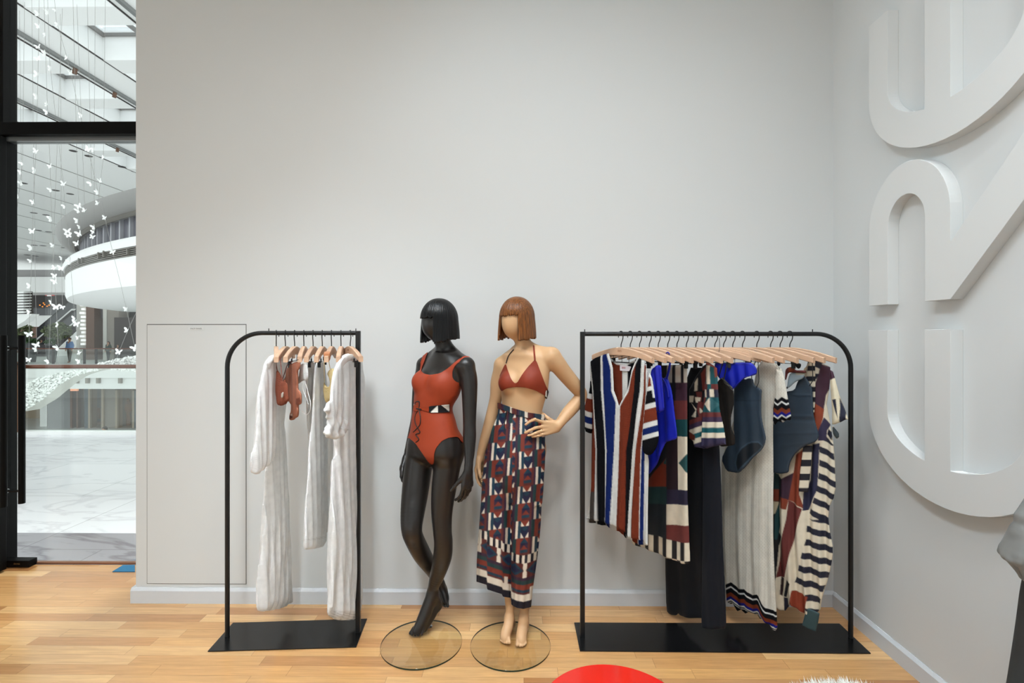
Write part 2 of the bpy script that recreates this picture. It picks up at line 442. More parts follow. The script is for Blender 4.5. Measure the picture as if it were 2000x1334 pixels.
def marble(name, base, vein, scale=1.2, rough=.18, tile=(1.2, 1.2)):
    m, nt, b = nodes_of(name); N, L = nt.nodes, nt.links
    tc = N.new('ShaderNodeTexCoord'); mp = N.new('ShaderNodeMapping'); mp.inputs['Scale'].default_value = (.5, 1.3, 1); mp.inputs['Rotation'].default_value = (0, 0, .35)
    L.new(tc.outputs['Object'], mp.inputs[0])
    n = N.new('ShaderNodeTexNoise'); n.inputs['Scale'].default_value = scale; n.inputs['Detail'].default_value = 8; n.inputs['Distortion'].default_value = 1.2; L.new(mp.outputs[0], n.inputs['Vector'])
    cr = N.new('ShaderNodeValToRGB'); e = cr.color_ramp.elements
    e[0].position = 0; e[0].color = lin4(base); e[1].position = 1; e[1].color = lin4(base)
    a = e.new(.47); a.color = lin4(base); a = e.new(.5); a.color = lin4(vein); a = e.new(.53); a.color = lin4(base)
    L.new(n.outputs['Fac'], cr.inputs[0])
    br = N.new('ShaderNodeTexBrick'); br.inputs['Scale'].default_value = 1; br.inputs['Brick Width'].default_value = tile[0]; br.inputs['Row Height'].default_value = tile[1]; br.inputs['Mortar Size'].default_value = .004; br.offset = .5
    br.inputs['Color1'].default_value = (1, 1, 1, 1); br.inputs['Color2'].default_value = (.93, .93, .94, 1); br.inputs['Mortar'].default_value = (.6, .6, .6, 1); L.new(tc.outputs['Object'], br.inputs['Vector'])
    mx = N.new('ShaderNodeMix'); mx.data_type = 'RGBA'; mx.blend_type = 'MULTIPLY'; mx.inputs[0].default_value = 1; L.new(cr.outputs[0], mx.inputs[6]); L.new(br.outputs['Color'], mx.inputs[7])
    L.new(mx.outputs[2], b.inputs['Base Color']); b.inputs['Roughness'].default_value = rough
    return m

# ------------------------------------------------------------------ room shell
YW = 2.893; XR = 1.812; XL = P(265.5, 655, YW)[0]; YG = 3.38; CEIL = 4.6
structure(MB().box((-6, -4.2, -.1), (XR+.2, 3.36, 0)).build('floor', wood_floor()), 'oak strip parquet floor running along the wall')
structure(MB().box((XL, YW, 0), (XR+.2, YG+.12, CEIL)).build('wall_back', M_wall), 'plain pale grey wall behind the clothes racks')
structure(MB().box((XR, -4.2, 0), (XR+.2, YW, CEIL)).build('wall_right', M_wall), 'pale grey side wall carrying giant relief letters')
wl = MB(); wl.box((-6.2, -4.2, 0), (-6, -3.6, CEIL)); wl.box((-6.2, 2.6, 0), (-6, 3.36, CEIL)); wl.box((-6.2, -3.6, 2.7), (-6, 2.6, CEIL)); wl.box((-6.2, -3.6, 0), (-6, 2.6, .15))
structure(wl.build('wall_left', M_wall))
w3 = empty('added_window_left', (-6.1, -.5, .15)); structure(w3, 'unseen window added to let in fill daylight, opposite the relief letters', 'window')  # opening added so that daylight fills the side wall
for y in (-3.6, -1.55, .5, 2.54): box('mullion', (-6.13, y, .15), (-6.07, y+.06, 2.7), M_frame, w3)
box('pane', (-6.105, -3.6, .15), (-6.095, 2.6, 2.7), M_glass, w3)
wf = MB()
wf.box((-6.2, -4.4, 0), (-5.2, -4.2, CEIL)); wf.box((1.4, -4.4, 0), (XR+.2, -4.2, CEIL)); wf.box((-5.2, -4.4, 1.9), (1.4, -4.2, CEIL)); wf.box((-5.2, -4.4, 0), (1.4, -4.2, .15))
structure(wf.build('wall_front', M_wall))
w2 = empty('added_window_front', (-1.9, -4.3, .15)); structure(w2, 'unseen window added to let in fill daylight, opposite the racks', 'window')  # opening added so that daylight reaches the racks and the lower wall
for x in (-5.2, -3.0, -.8, 1.34): box('mullion', (x, -4.33, .15), (x+.06, -4.27, 1.9), M_frame, w2)
box('pane', (-5.2, -4.305, .15), (1.4, -4.295, 1.9), M_glass, w2)
structure(MB().box((-6.2, -4.4, CEIL), (XR+.2, YG+.12, CEIL+.1)).build('ceiling', mat('ceiling_paint', (232, 232, 230), rough=.9)))
def baseboard(name, p0, p1, inw):
    """a board with a bevelled top edge along the wall line p0-p1"""
    p0 = np.array(p0); p1 = np.array(p1); w = np.array(inw)
    prof = [(0.0, 0.0), (.014, 0), (.014, .072), (.004, .088), (0, .088)]
    a = [(p0[0]+w[0]*d, p0[1]+w[1]*d, z) for d, z in prof]
    o = MB().prism(a, (p1[0]-p0[0], p1[1]-p0[1], 0)).build(name, M_base); return structure(o)
baseboard('baseboard_back', (XL-.022, YW-.0005), (XR-.0005, YW-.0005), (0, -1))
baseboard('baseboard_right', (XR-.0005, YW-.015), (XR-.0005, -4.2), (-1, 0))
structure(MB().box((XL-.022, YW-.001, 0), (XL-.0005, YG, .088)).build('trim_1', M_base))

# access panel set flush in the wall, with its small engraved name plate
a = P(287, 633, YW); c = P(481.5, 1141, YW)
pan = empty('access_panel', (a[0], YW-.001, c[2]), 'flush grey access panel in the wall with a small name plate', 'panel')
box('gap', (a[0], YW-.0012, c[2]), (c[0], YW-.0002, a[2]), M_gap, pan)
box('door_leaf', (a[0]+.0035, YW-.0026, c[2]+.0035), (c[0]-.0035, YW-.0002, a[2]-.005), M_wall, pan)
q0 = P(369, 639, YW); q1 = P(399, 645, YW)
pl = box('name_plate', (q0[0], YW-.0040, q1[2]), (q1[0], YW-.0022, q0[2]), mat('plate_white', (224, 224, 222), rough=.5), pan)
text_mesh('lettering', 'FACP PANEL', .0125, M_ink, Matrix.Translation(((q0[0]+q1[0])/2, YW-.0043, (q0[2]+q1[2])/2)) @ Matrix.Rotation(PI/2, 4, 'X'), pl)

# ------------------------------------------------------------------ giant relief letters on the right wall
XF = XR-.052
M_letter = mat('letter_paint', (222, 222, 220), rough=.85, spec=.2)
def arc(cy, cz, ry, rz, a0, a1, n=28): return [(cy+ry*math.cos(a0+(a1-a0)*i/n), cz+rz*math.sin(a0+(a1-a0)*i/n)) for i in range(n+1)]
def relief(name, polys, label):
    """outlines in (y, z) on the wall; the pieces of one letter overlap into one mesh"""
    mb = MB()
    for p in polys: mb.prism([(XF, y, z) for y, z in p], (XR-XF-.0003, 0, 0))
    o = mb.build(name, M_letter, bevel=.0012); return tag(o, label, 'letter')
def letter_e(dz):
    c, hw, hi = 2.08, .45, .322; top = 1.575+dz; s = 1.19+dz; m0, m1 = 2.186, 2.056
    inn = arc(c, s, hi, .192, 0, -PI, 40)
    right = [p for p in inn if p[0] > m0]; left = [p for p in inn if p[0] < m1]
    zi = lambda y: s-.192*math.sqrt(1-((y-c)/hi)**2)
    return [[(c+hw, top), (c+hw, s)]+arc(c, s, hw, .352, 0, -PI)[1:]+[(c-hw, top), (c-hi, top)]+left[::-1]+[(m1, zi(m1)), (m1, top), (m0, top), (m0, zi(m0))]+right[::-1]+[(c+hi, top)]]
relief('relief_letter', letter_e(0), 'lower rounded letter E in pale relief, lying with arms up')
rx, ow, iw = 2.292, .236, .108
out = [p for p in arc(rx, 2.06, ow, .275, 0, PI)]
r_letter = [(2.528, 1.697)]+out+[(2.056, 1.93), (1.69, 2.335), (1.475, 2.335), (2.056, 1.697), (rx-iw, 1.697)]+arc(rx, 2.06, iw, .13, PI, 0)+[(rx+iw, 1.697)]
relief('relief_letter', [r_letter], 'middle rounded letter R in pale relief with a slanting leg')
relief('relief_letter', letter_e(1.52), 'upper rounded letter E in pale relief, cut by the top of the view')

# ------------------------------------------------------------------ storefront at the left
win = empty('window_1', (-3.4, YG, 0)); structure(win, 'tall black framed shop window looking into the mall', 'window')
x0 = P(5, 655, YG)[0]; x1 = P(20, 655, YG)[0]; zt = P(140, 246, YG)[2]; zb = P(140, 270, YG)[2]; zl = P(140, 1103.5, YG)[2]
XP = -5.6
def fb(lo, hi, m=M_frame, n='frame'): return box(n, lo, hi, m, win, bevel=.003)
fb((XP, YG-.06, 0), (XP+.08, YG+.06, CEIL)); fb((x0, YG-.05, 0), (x1, YG+.05, zb)); fb((P(-3,655,YG)[0], YG-.05, zt), (x1, YG+.05, CEIL))
fb((XP, YG-.07, zb), (XL, YG+.06, zt)); box('head_trim', (x1, YG-.03, zb-.028), (XL, YG+.03, zb), M_alu, win)
box('sill_trim', (x1, YG-.012, .001), (XL, YG+.012, .012), mat('bronze_sill', (150, 104, 78), rough=.4, metal=.5), win)
box('pane', (x1, YG-.005, .012), (XL, YG+.005, zb-.028), M_glass, win)
box('pane', (x1, YG-.005, zt), (XL, YG+.005, CEIL), M_glass, win)
box('pane', (XP+.08, YG-.005, zt), (x0, YG+.005, CEIL), M_glass, win)
# the open door leaf at the very left edge, seen nearly edge-on, with its long pull bars
YD = 3.24
dr = empty('door_1', (P(0, 655, YD)[0], YD, 0)); structure(dr, 'open black shop door with long vertical pull bars', 'door')
xd0 = P(-60, 655, YD)[0]; xd1 = P(4, 655, YD)[0]
box('stile', (xd0, YD-.03, .012), (xd1, YD+.03, zb-.04), M_frame, dr, bevel=.003)
zh0 = P(42, 981, YD)[2]; zh1 = P(42, 655, YD)[2]
def bar(px, dy):
    X = P(px, 655, YD+dy)[0]
    MB().tube([(X, YD+dy, zh0), (X, YD+dy, zh1)], .0185, 20).build('pull_bar', M_frame, dr, smooth=True)
    return X
xa = bar(42.5, -.02); xb = bar(6.5, -.09)
for y in (680, 957):
    z = P(42, y, YD)[2]
    MB().tube([(xd1-.01, YD-.02, z), (xd1+.03, YD-.02, z), (xa, YD-.02, z)], [.009, .009, .007], 12).build('standoff', M_frame, dr, smooth=True)
    MB().tube([(xd1+.045, YD-.02, z), (xd1+.058, YD-.02, z)], .014, 16).build('standoff_collar', M_alu, dr, smooth=True)
# floor fitting of the glass
f0 = PZ(0, 1108, .002); f1 = PZ(57, 1108, .002)
sh = empty('floor_hinge_box', (f0[0], f0[1], 0), 'small black pivot box on the floor below the shop window', 'door hinge')
box('housing', (f0[0]-.1, f0[1], .001), (f1[0], f0[1]+.06, .045), M_frame, sh, bevel=.003)
text_mesh('maker_mark', 'dorma', .016, mat('brass_ink', (150, 110, 60), rough=.5), Matrix.Translation((f0[0]*.42+f1[0]*.58, f0[1]-.0006, .026)) @ Matrix.Rotation(PI/2, 4, 'X'), sh)
# blue mat corner behind the end of the wall
m0 = PZ(222, 1117, .004); m1 = PZ(262, 1105.5, .004)
tag(MB().prism([PZ(219.5, 1117.5, .0), PZ(263.5, 1117.5, .0), PZ(263.5, 1105, .0), PZ(240, 1105, .0)], (0, 0, .005)).build('floor_mat', mat('blue_mat', (38, 108, 148), rough=.8, bump=.4, bscale=400)), 'blue floor mat corner beside the end of the wall', 'mat')

# ------------------------------------------------------------------ lights of the shop: unseen fill lights added at the ceiling, and a few track spots
def area(name, loc, target, size, power, color=(1, .97, .93), spread=180):
    d = bpy.data.lights.new(name, 'AREA'); d.shape = 'DISK'; d.size = size; d.energy = power; d.color = color; d.spread = math.radians(spread)
    o = bpy.data.objects.new(name, d); COL.objects.link(o); o.location = loc
    o.rotation_euler = (Vector(target)-Vector(loc)).to_track_quat('-Z', 'Y').to_euler(); return o
NEUT = (.74, .89, 1.0)
for x in (-4.4, -2.2, 0, 1.2):
    for y in (-2.8, -.9):
        area('ceiling_fill_light', (x, y, CEIL-.03), (x, y+.8, 0), 1.3, (7 if y < -2 else 5)*(.6 if x < -2 else 1.9 if x < 1 else 1.3), NEUT)  # unseen soft lights added to spread even brightness over the room
for x in (-2.3, -1.4, -.4, .6):
    area('wall_fill_light', (x, 1.0, CEIL-.05), (x+.05, 2.9, 3.1), .8, 2.2 if x < -2 else 1.0, NEUT)  # added to brighten the upper part of the back wall
for y in (-.9, .3, 1.5):
    area('wall_fill_light', (-.7, y, CEIL-.05), (1.8, y+.2, .5), .8, 19, NEUT, 105)  # added to brighten the lower part of the side wall
for x in (-2.6, -1.75, -.9, -.05, .8, 1.45):
    area('floor_fill_light', (x, .95, CEIL-.04), (x, 1.75, 0), .35, 4.3, (.82, .93, 1), 60)  # unseen, added to lift the floor in front of the racks
for x, tx in ((-1.9, -1.1), (-.8, -.35), (.3, .05), (1.0, .9)):
    area('track_or_fill_spot', (x, .2, CEIL-.12), (tx, 2.62, .75), .3, 6, (.95, .965, .97), 80)
area('track_or_fill_spot', (-.75, -.3, CEIL-.12), (-1.15, 2.6, .75), .4, 4.5, (.86, .95, 1), 40)  # extra spot added to lift the white garments on the shorter rail
sd = bpy.data.lights.new('sun', 'SUN'); sd.energy = 3.0; sd.angle = math.radians(8); sun = bpy.data.objects.new('sun', sd); COL.objects.link(sun); sun.location = (-14, 20, 14)
sun.rotation_euler = Vector((-.12, -.38, -1)).to_track_quat('-Z', 'Y').to_euler()
w = bpy.data.worlds.new('sky'); scene.world = w; w.use_nodes = True
w.node_tree.nodes['Background'].inputs[0].default_value = (.93, .97, 1, 1); w.node_tree.nodes['Background'].inputs[1].default_value = 2.0
# ------------------------------------------------------------------ the two garment rails
def rail(name, corners, pxl, pxr, round_left, label, yrod, pins):
    """corners: floor pixels FL, FR, BR, BL of the base plate; posts at pxl and pxr"""
    c = [PZ(x, y, .006) for x, y in corners]
    mid_l = (c[0]+c[3])/2; mid_r = (c[1]+c[2])/2
    root = empty(name, ((mid_l+mid_r)/2*np.array([1, 1, 0])), label, 'clothes rail')
    MB().prism([q*np.array([1, 1, 0])+np.array([0, 0, .0005]) for q in c], (0, 0, .0055)).build('base_plate', M_plate, root, bevel=.0008)
    u = mid_r-mid_l; u[2] = 0; u /= np.linalg.norm(u)
    def post(px):                       # where the ray plane of px meets the centre line
        d = ray(px, 655); n = np.array([-d[1], d[0], 0]); t = -(mid_l@n)/(u@n); return mid_l+t*u
    a = post(pxl); b = post(pxr); a[2] = b[2] = .006
    zr = (P(pxl, yrod[0], a[1])[2]+P(pxr, yrod[1], b[1])[2])/2; r = .0113; R = .175
    up = np.array([0, 0, 1.])
    A0, B0 = (a, b) if round_left else (b, a); dirv = (B0-A0)/np.linalg.norm(B0-A0)
    cc = A0+dirv*R; cc[2] = zr-R
    arcp = [cc+R*(-math.cos(t)*dirv+math.sin(t)*up) for t in np.linspace(0, PI/2, 16)]
    B1 = B0.copy(); B1[2] = zr
    MB().tube([A0]+arcp+[B1+dirv*r*.98], r, 18).build('rod', M_black, root, smooth=True)
    # square-cut post at the mitred end
    mb = MB(); s = r*1.02; v = np.array([-dirv[1], dirv[0], 0])
    mb.prism([B0+s*(i*dirv+j*v) for i, j in ((-1, -1), (1, -1), (1, 1), (-1, 1))], (0, 0, zr+s-.006)).build('post', M_black, root, bevel=.002)
    for px in pins:
        q = post(px); MB().tube([q*[1, 1, 0]+up*(zr+.008), q*[1, 1, 0]+up*(zr+.024)], .0024, 8).build('pin', M_black, root, smooth=True)
    return root, post, zr
railL, postL, zL = rail('clothes_rail', [(405.5, 1271.5), (696, 1263), (717, 1208), (455, 1216)], 444, 699.5, True, 'shorter black clothes rail with white garments, left of the dark mannequin', (650, 651), (525, 695))
railR, postR, zR = rail('clothes_rail', [(1132.5, 1270.5), (1701, 1275.5), (1639.5, 1217.5), (1121.5, 1215.5)], 1137.5, 1661.5, False, 'longer black clothes rail with patterned garments, at the right end of the wall', (651.5, 653), (1142, 1587))
def pegs(root, post, zr, pxs):
    for px in pxs:
        q = post(px); MB().tube([(q[0], q[1], zr-.010), (q[0], q[1], zr-.019)], .0022, 8).build('peg', M_black, root, smooth=True)
HL = [539.5, 557.5, 575.5, 593.5, 611.5, 629.5, 647.5, 666, 684]
HR = [1213, 1231, 1249, 1268, 1285.5, 1304, 1322, 1340.5, 1359, 1376.5, 1396, 1413, 1431, 1450, 1478, 1505, 1523.5, 1542.5]
pegs(railL, postL, zL, [x+5 for x in HL]); pegs(railR, postR, zR, [x-5 for x in HR])

# ------------------------------------------------------------------ hangers: one is modelled, the others are copies
M_wood = mat('hanger_wood', (208, 170, 140), rough=.5, noise=.06, nscale=30, bump=.05, bscale=60, bstretch=(8, 1, 1))
M_burn = mat('burnt_lettering', (140, 98, 70), rough=.8)
M_clip = mat('clip_plastic', (14, 14, 15), rough=.4)
def wood_arm():
    mb = MB(); xs = np.linspace(-.212, .212, 41); V = []; Fc = []
    for x in xs:
        t = abs(x)/.212; zt = -.068-.046*t**1.6; h = .044-.017*t**.8; w = .0105
        e = .003
        sec = [(-w, zt-e), (-w+e, zt), (w-e, zt), (w, zt-e), (w, zt-h+e), (w-e, zt-h), (-w+e, zt-h), (-w, zt-h+e)]
        V += [(x, y, z) for y, z in sec]
    n = 8
    for i in range(len(xs)-1):
        for k in range(n): Fc.append((i*n+k, i*n+(k+1)%n, (i+1)*n+(k+1)%n, (i+1)*n+k))
    Fc += [tuple(range(n))[::-1], tuple((len(xs)-1)*n+k for k in range(n))]
    return mb.add(V, Fc)
def make_hanger(clips):
    root = empty('coat_hanger', (0, 0, 0))
    wood_arm().build('arm', M_wood, root, smooth=True)
    pr = .0138
    path = [(0, 0, -.09), (0, 0, -.062), (.001, 0, -.052), (.006, 0, -.040), (.011, 0, -.030), (pr, 0, -.016)]+[(pr*math.cos(t), 0, pr*math.sin(t)) for t in np.linspace(-.25, PI+.5, 16)]
    MB().tube(spline(path, 4), .0025, 10).build('hook', M_black, root, smooth=True)
    text_mesh('lettering', 'ERES', .013, M_burn, Matrix.Translation((0, -.0107, -.088)) @ Matrix.Rotation(PI/2, 4, 'X'), root, spacing=1.05)
    if clips:
        mb = MB(); zb = -.147
        for sx in (-.055, .055): mb.tube([(sx, 0, -.105), (sx, 0, zb)], .0014, 8)
        mb.tube([(-.15, 0, zb), (.15, 0, zb)], .0016, 8)
        bar_ = mb.build('clip_bar', M_clip, root, smooth=True)
        for sx in (-.115, .115):
            q = MB().box((sx-.008, -.007, zb-.024), (sx+.008, .007, zb+.006)); q.box((sx-.008, -.011, zb+.0), (sx+.008, -.006, zb+.020)); q.box((sx-.008, .006, zb+.0), (sx+.008, .011, zb+.020))
            q.tube([(sx-.009, 0, zb+.004), (sx+.009, 0, zb+.004)], .004, 8)
            q.build('clip', M_clip, root, bevel=.001)
    return root
hang_plain = make_hanger(False); hang_clip = make_hanger(True); used = {False: False, True: False}
HANG = {}
def hanger(key, post, zr, px, ang, clips, label, group, roll=0.0):
    """ang: direction of the arm that reaches towards the room, degrees from the +x axis"""
    src = hang_clip if clips else hang_plain
    if used[clips]: o = copy_tree(src)
    else: o = src; used[clips] = True
    q = post(px); o.location = (q[0], q[1], zr); o.rotation_euler = (0, math.radians(roll), math.radians(ang))
    tag(o, label, 'hanger', group)
    HANG[key] = (np.array([q[0], q[1], zr]), math.radians(ang))
    return o
ordn = ['first', 'second', 'third', 'fourth', 'fifth', 'sixth', 'seventh', 'eighth', 'ninth', 'tenth', 'eleventh', 'twelfth', 'thirteenth', 'fourteenth', 'fifteenth', 'sixteenth', 'seventeenth', 'eighteenth']
angL = [-64, -76, -77, -72, -76, -76, -76, -74, -58]
whatL = ['holding the long-sleeved white robe', 'holding the rust lace bra', 'with black clips holding the rust bodysuit', 'holding the white lace bralette', 'with black clips, second from the white trousers', 'with black clips holding the white trousers', 'with an orange ribbon, holding the cream lace camisole', 'with black clips beside the ruffled white dress', 'holding the ruffled white dress beside the post']
clipL = [0, 0, 1, 0, 1, 1, 0, 1, 1]
for i, px in enumerate(HL):
    hanger(('L', i), postL, zL, px, angL[i], bool(clipL[i]), 'pale wooden hanger '+whatL[i], 'wooden hangers on the shorter rail')
angR = [-57, -52, -56, -57, -58, -58, -59, -60, -60, -24, -30, -40, -56, -56, -60, -56, -55, -52]
whatR = ['in front, lettered and holding the striped knit caftan', 'second from the left end of the longer rail', 'third from the left end of the longer rail', 'with a blue strap end, holding the cobalt swimsuit', 'fifth from the left end of the longer rail', 'with black clips holding the geometric print skirt', 'seventh from the left end of the longer rail, with black clips', 'eighth from the left end of the longer rail', 'holding the patterned short-sleeved shirt', 'lettered and turned flat, with black clips above the black trousers', 'lettered, turned flat, holding the black camisole', 'with black clips holding the cobalt briefs', 'thirteenth from the left end of the longer rail', 'holding the petrol swimsuit nearest the white dress', 'holding the white crochet dress', 'with black clips, left of the second petrol swimsuit', 'holding the second petrol swimsuit', 'holding the printed robe at the right end of the longer rail']
clipR = [1, 1, 0, 0, 0, 1, 1, 0, 0, 1, 0, 1, 0, 0, 0, 1, 0, 0]
for i, px in enumerate(HR):
    hanger(('R', i), postR, zR, px, angR[i], bool(clipR[i]), 'pale wooden hanger '+whatR[i], 'wooden hangers on the longer rail')
# ------------------------------------------------------------------ hanging garments
def px_of(s, a, b): return lambda cx, cy: (a[0]+s*cx, a[1]+s*cy)
def pts(x0, y0, s, L): return [(x0+s*a, y0+s*b) for a, b in L]
def const(rgb):
    c = lin(rgb); return lambda x, y: np.tile(np.array(c), (len(x), 1))
def panel(name, outline, p0, ang, color, material, parent, thick=.010, edge=None, off=0.0, folds=(), cell=1.3, round_=1, curl=0.0, layers='both', drape=None, hole=None, rim=None):
    """one piece of a garment hanging in the vertical plane through p0 along direction ang: a padded double layer with folds.
    outline: corners measured on the photograph, turned into real size on that plane."""
    poly = smooth_poly(outline, it=round_) if round_ else np.asarray(outline, float)
    u = np.array([math.cos(ang), math.sin(ang), 0]); n = np.array([math.sin(ang), -math.cos(ang), 0])
    # normal towards the viewer
    c = on_plane(np.array([poly[:, 0].mean()]), np.array([poly[:, 1].mean()]), p0, n)[0]
    if (c-np.array([0, 0, CAMH])) @ n > 0: n = -n
    pp = p0+n*off
    lo = poly.min(0)-2.2*cell; hi = poly.max(0)+2.2*cell
    nx = int((hi[0]-lo[0])/cell)+1; ny = int((hi[1]-lo[1])/cell)+1
    gx, gy = np.meshgrid(lo[0]+cell*np.arange(nx), lo[1]+cell*np.arange(ny), indexing='ij'); X = gx.ravel(); Y = gy.ravel()
    g = poly_sdf(np.stack([X, Y], 1), poly)
    if hole is not None: g = np.maximum(g, -poly_sdf(np.stack([X, Y], 1), np.asarray(hole, float)))
    I = np.arange(nx*ny).reshape(nx, ny)
    Q = np.stack([I[:-1, :-1], I[1:, :-1], I[1:, 1:], I[:-1, 1:]], -1).reshape(-1, 4)
    Q = Q[(g[Q] < 0).any(1)]
    T = quads_to_tris(Q)
    V2, T, ex = clip_tri(np.stack([X, Y, 0*X], 1), T, g, g[:, None]); d = np.maximum(-ex[:, 0], 0)
    X, Y = V2[:, 0], V2[:, 1]
    W = on_plane(X, Y, pp, n)
    m_per_px = np.linalg.norm(W-np.array([0, 0, CAMH]), axis=1)/F
    s = (W-p0) @ u; z = W[:, 2]-p0[2]
    dm = d*m_per_px
    e = edge or thick*2.0
    t = thick*np.sqrt(np.clip(1-(1-np.clip(dm/e, 0, 1))**2, 0, 1))
    if rim is not None: t = np.maximum(t, rim)
    f = np.zeros(len(X))
    zt = z.max(); zb = z.min(); hh = max(zt-zb, 1e-3); dn = (zt-z)/hh
    for amp, lam, ph, lean, grow in folds:
        f += amp*(dn**grow)*np.sin(2*PI*((s+lean*z)/lam)+ph+1.3*np.sin(z*5+ph))
    if drape is not None: f = f+drape(X, Y, dn)
    o_ = cell*.34; col = sum(color(X+dx, Y+dy) for dx in (-o_, 0, o_) for dy in (-o_, 0, o_))/9.0
    A = W+n*(f+t)[:, None]; B = W+n*(f-t)[:, None]
    T0 = T if np.linalg.norm(np.cross(A[T[0, 1]]-A[T[0, 0]], A[T[0, 2]]-A[T[0, 0]])) >= 0 else T
    nv = np.cross(A[T[:, 1]]-A[T[:, 0]], A[T[:, 2]]-A[T[:, 0]]).sum(0)
    if nv @ n < 0: T = T[:, ::-1]
    N_ = len(A)
    # the two layers share the rim where the thickness runs out
    VV = np.concatenate([A, B]); TT = np.concatenate([T, T[:, ::-1]+N_])
    idx = np.arange(2*N_); rimv = np.where(t < 1e-6)[0]; idx[N_+rimv] = rimv
    TT = idx[TT]; uq, inv = np.unique(TT, return_inverse=True); TT = inv.reshape(-1, 3)
    VV = VV[uq]; dye = np.concatenate([col, col])[uq]; uv = np.concatenate([np.stack([s, z], 1)]*2)[uq]
    return mesh(name, VV, TT, material, parent, True, dye=dye, uv=uv)
def hpoint(key, off=0.0): p, a = HANG[key]; return p, a
def garment(name, key, label, cat='garment', group=None):
    p, a = HANG[key]
    return empty(name, (p[0], p[1], p[2]-.10), label, cat, group)
def strap(name, px_pts, p0, ang, material, parent, r=.003, off=0.0, n=6, flat=None):
    u = np.array([math.cos(ang), math.sin(ang), 0]); nn = np.array([math.sin(ang), -math.cos(ang), 0])
    q = on_plane(np.array([a for a, b in px_pts], float), np.array([b for a, b in px_pts], float), p0, nn)
    if (q.mean(0)-np.array([0, 0, CAMH])) @ nn > 0: nn = -nn
    q = q+nn*off
    return MB().tube(spline(list(q), n) if len(q) > 2 else list(q), r, 8).build(name, material, parent, smooth=True)
def paint(base, layers):
    """layers: (polygon, colour) painted one over the other"""
    b = np.array(lin(base))
    def f(x, y):
        c = np.tile(b, (len(x), 1))
        for poly, col in layers: c[poly_in(x, y, poly)] = lin(col)
        return c
    return f
C_RUST = (118, 52, 34); C_WHITE = (226, 226, 222); C_BLK = (17, 18, 22); C_BLUE = (20, 38, 98); C_NAVY = (33, 33, 50); C_CREAM = (222, 210, 188)
C_TEAL = (22, 78, 84); C_PLUM = (62, 36, 50); C_MAROON = (102, 46, 44); C_PETROL = (42, 56, 70); C_COBALT = (10, 28, 168)
M_cotton = cloth_mat('white_cotton', rough=.9, weave=900, bump=.12, trans=.22, sheer=.05)
M_lacecloth = cloth_mat('white_lace', rough=.9, weave=260, bump=.5, trans=.2, sheer=.03)
M_jersey = cloth_mat('jersey', rough=.7, weave=1500, bump=.08, sheen=.05)
M_knit = cloth_mat('knit', rough=.95, knit=60, bump=.6, spec=.1)
M_crochet = cloth_mat('crochet', rough=.95, weave=420, bump=1.0, spec=.1)
M_silk = cloth_mat('printed_silk', rough=.6, weave=1200, bump=.08, spec=.35)
M_lace = cloth_mat('lace', rough=.75, weave=380, bump=.9)
M_swim = cloth_mat('swim_fabric', rough=.5, weave=1500, bump=.05, spec=.45)
def cord_mat(n, c): return mat(n, c, rough=.6)
M_rustcord = cord_mat('rust_cord', (126, 62, 46)); M_blackcord = cord_mat('black_cord', (18, 18, 20)); M_whitecord = cord_mat('white_cord', (232, 232, 230)); M_creamcord = cord_mat('cream_cord', (222, 196, 140)); M_bluecord = cord_mat('blue_cord', (14, 24, 150)); M_petrolcord = cord_mat('petrol_cord', (34, 46, 58))
WHT = (253, 253, 252)
def lace_edge(base, dark, pts_line, w):
    b = np.array(lin(base)); dk = np.array(lin(dark))
    def f(x, y):
        c = np.tile(b, (len(x), 1)); d = line_dist(x, y, pts_line); m = d < w
        k = (np.sin(x*1.9)*np.sin(y*1.7+x*.6) > .35) & m
        c[k] = dk
        return c
    return f

# ================= shorter rail =================
GL = 'garments on the shorter rail'
# -- long white robe with a lace-edged sleeve
p, a = hpoint(('L', 0)); a2 = math.radians(-88)
g = garment('robe', ('L', 0), 'long sheer white robe with hanging long sleeve, leftmost on the shorter rail', 'robe', GL)
panel('skirt', [(528,703),(540,690),(552,692),(561,705),(562,760),(556,800),(551,829),(556,850),(561,960),(563,1060),(566,1160),(565,1178),(552,1186),(530,1192),(507,1195),(505,1184),(509,1100),(516,1000),(521,925),(521,840),(518,760),(521,722)], p, a2, lace_edge(WHT, (241,240,239), [(505,1186),(566,1172)], 7), M_cotton, g, thick=.030, edge=.10,
      folds=[(.010,.055,.3,.03,.6),(.006,.031,1.2,-.02,.8)])
panel('sleeve', [(519,705),(529,694),(538,692),(540,730),(537,790),(538,830),(535,880),(529,903),(515,915),(499,928),(494,922),(493,900),(498,865),(503,800),(509,745)], p, a2, lace_edge(WHT, (241,240,239), [(492,905),(536,885)], 13), M_cotton, g, thick=.022, edge=.06, off=.040,
      folds=[(.006,.05,.2,.05,.7),(.004,.028,2,.0,.6)])
panel('yoke', [(521,708),(532,694),(545,688),(556,694),(560,706),(552,706),(542,700),(532,708),(524,722)], p, a2, lace_edge(WHT, (241,240,239), [(522,712),(545,690),(558,702)], 7), M_lacecloth, g, thick=.010, off=.052)
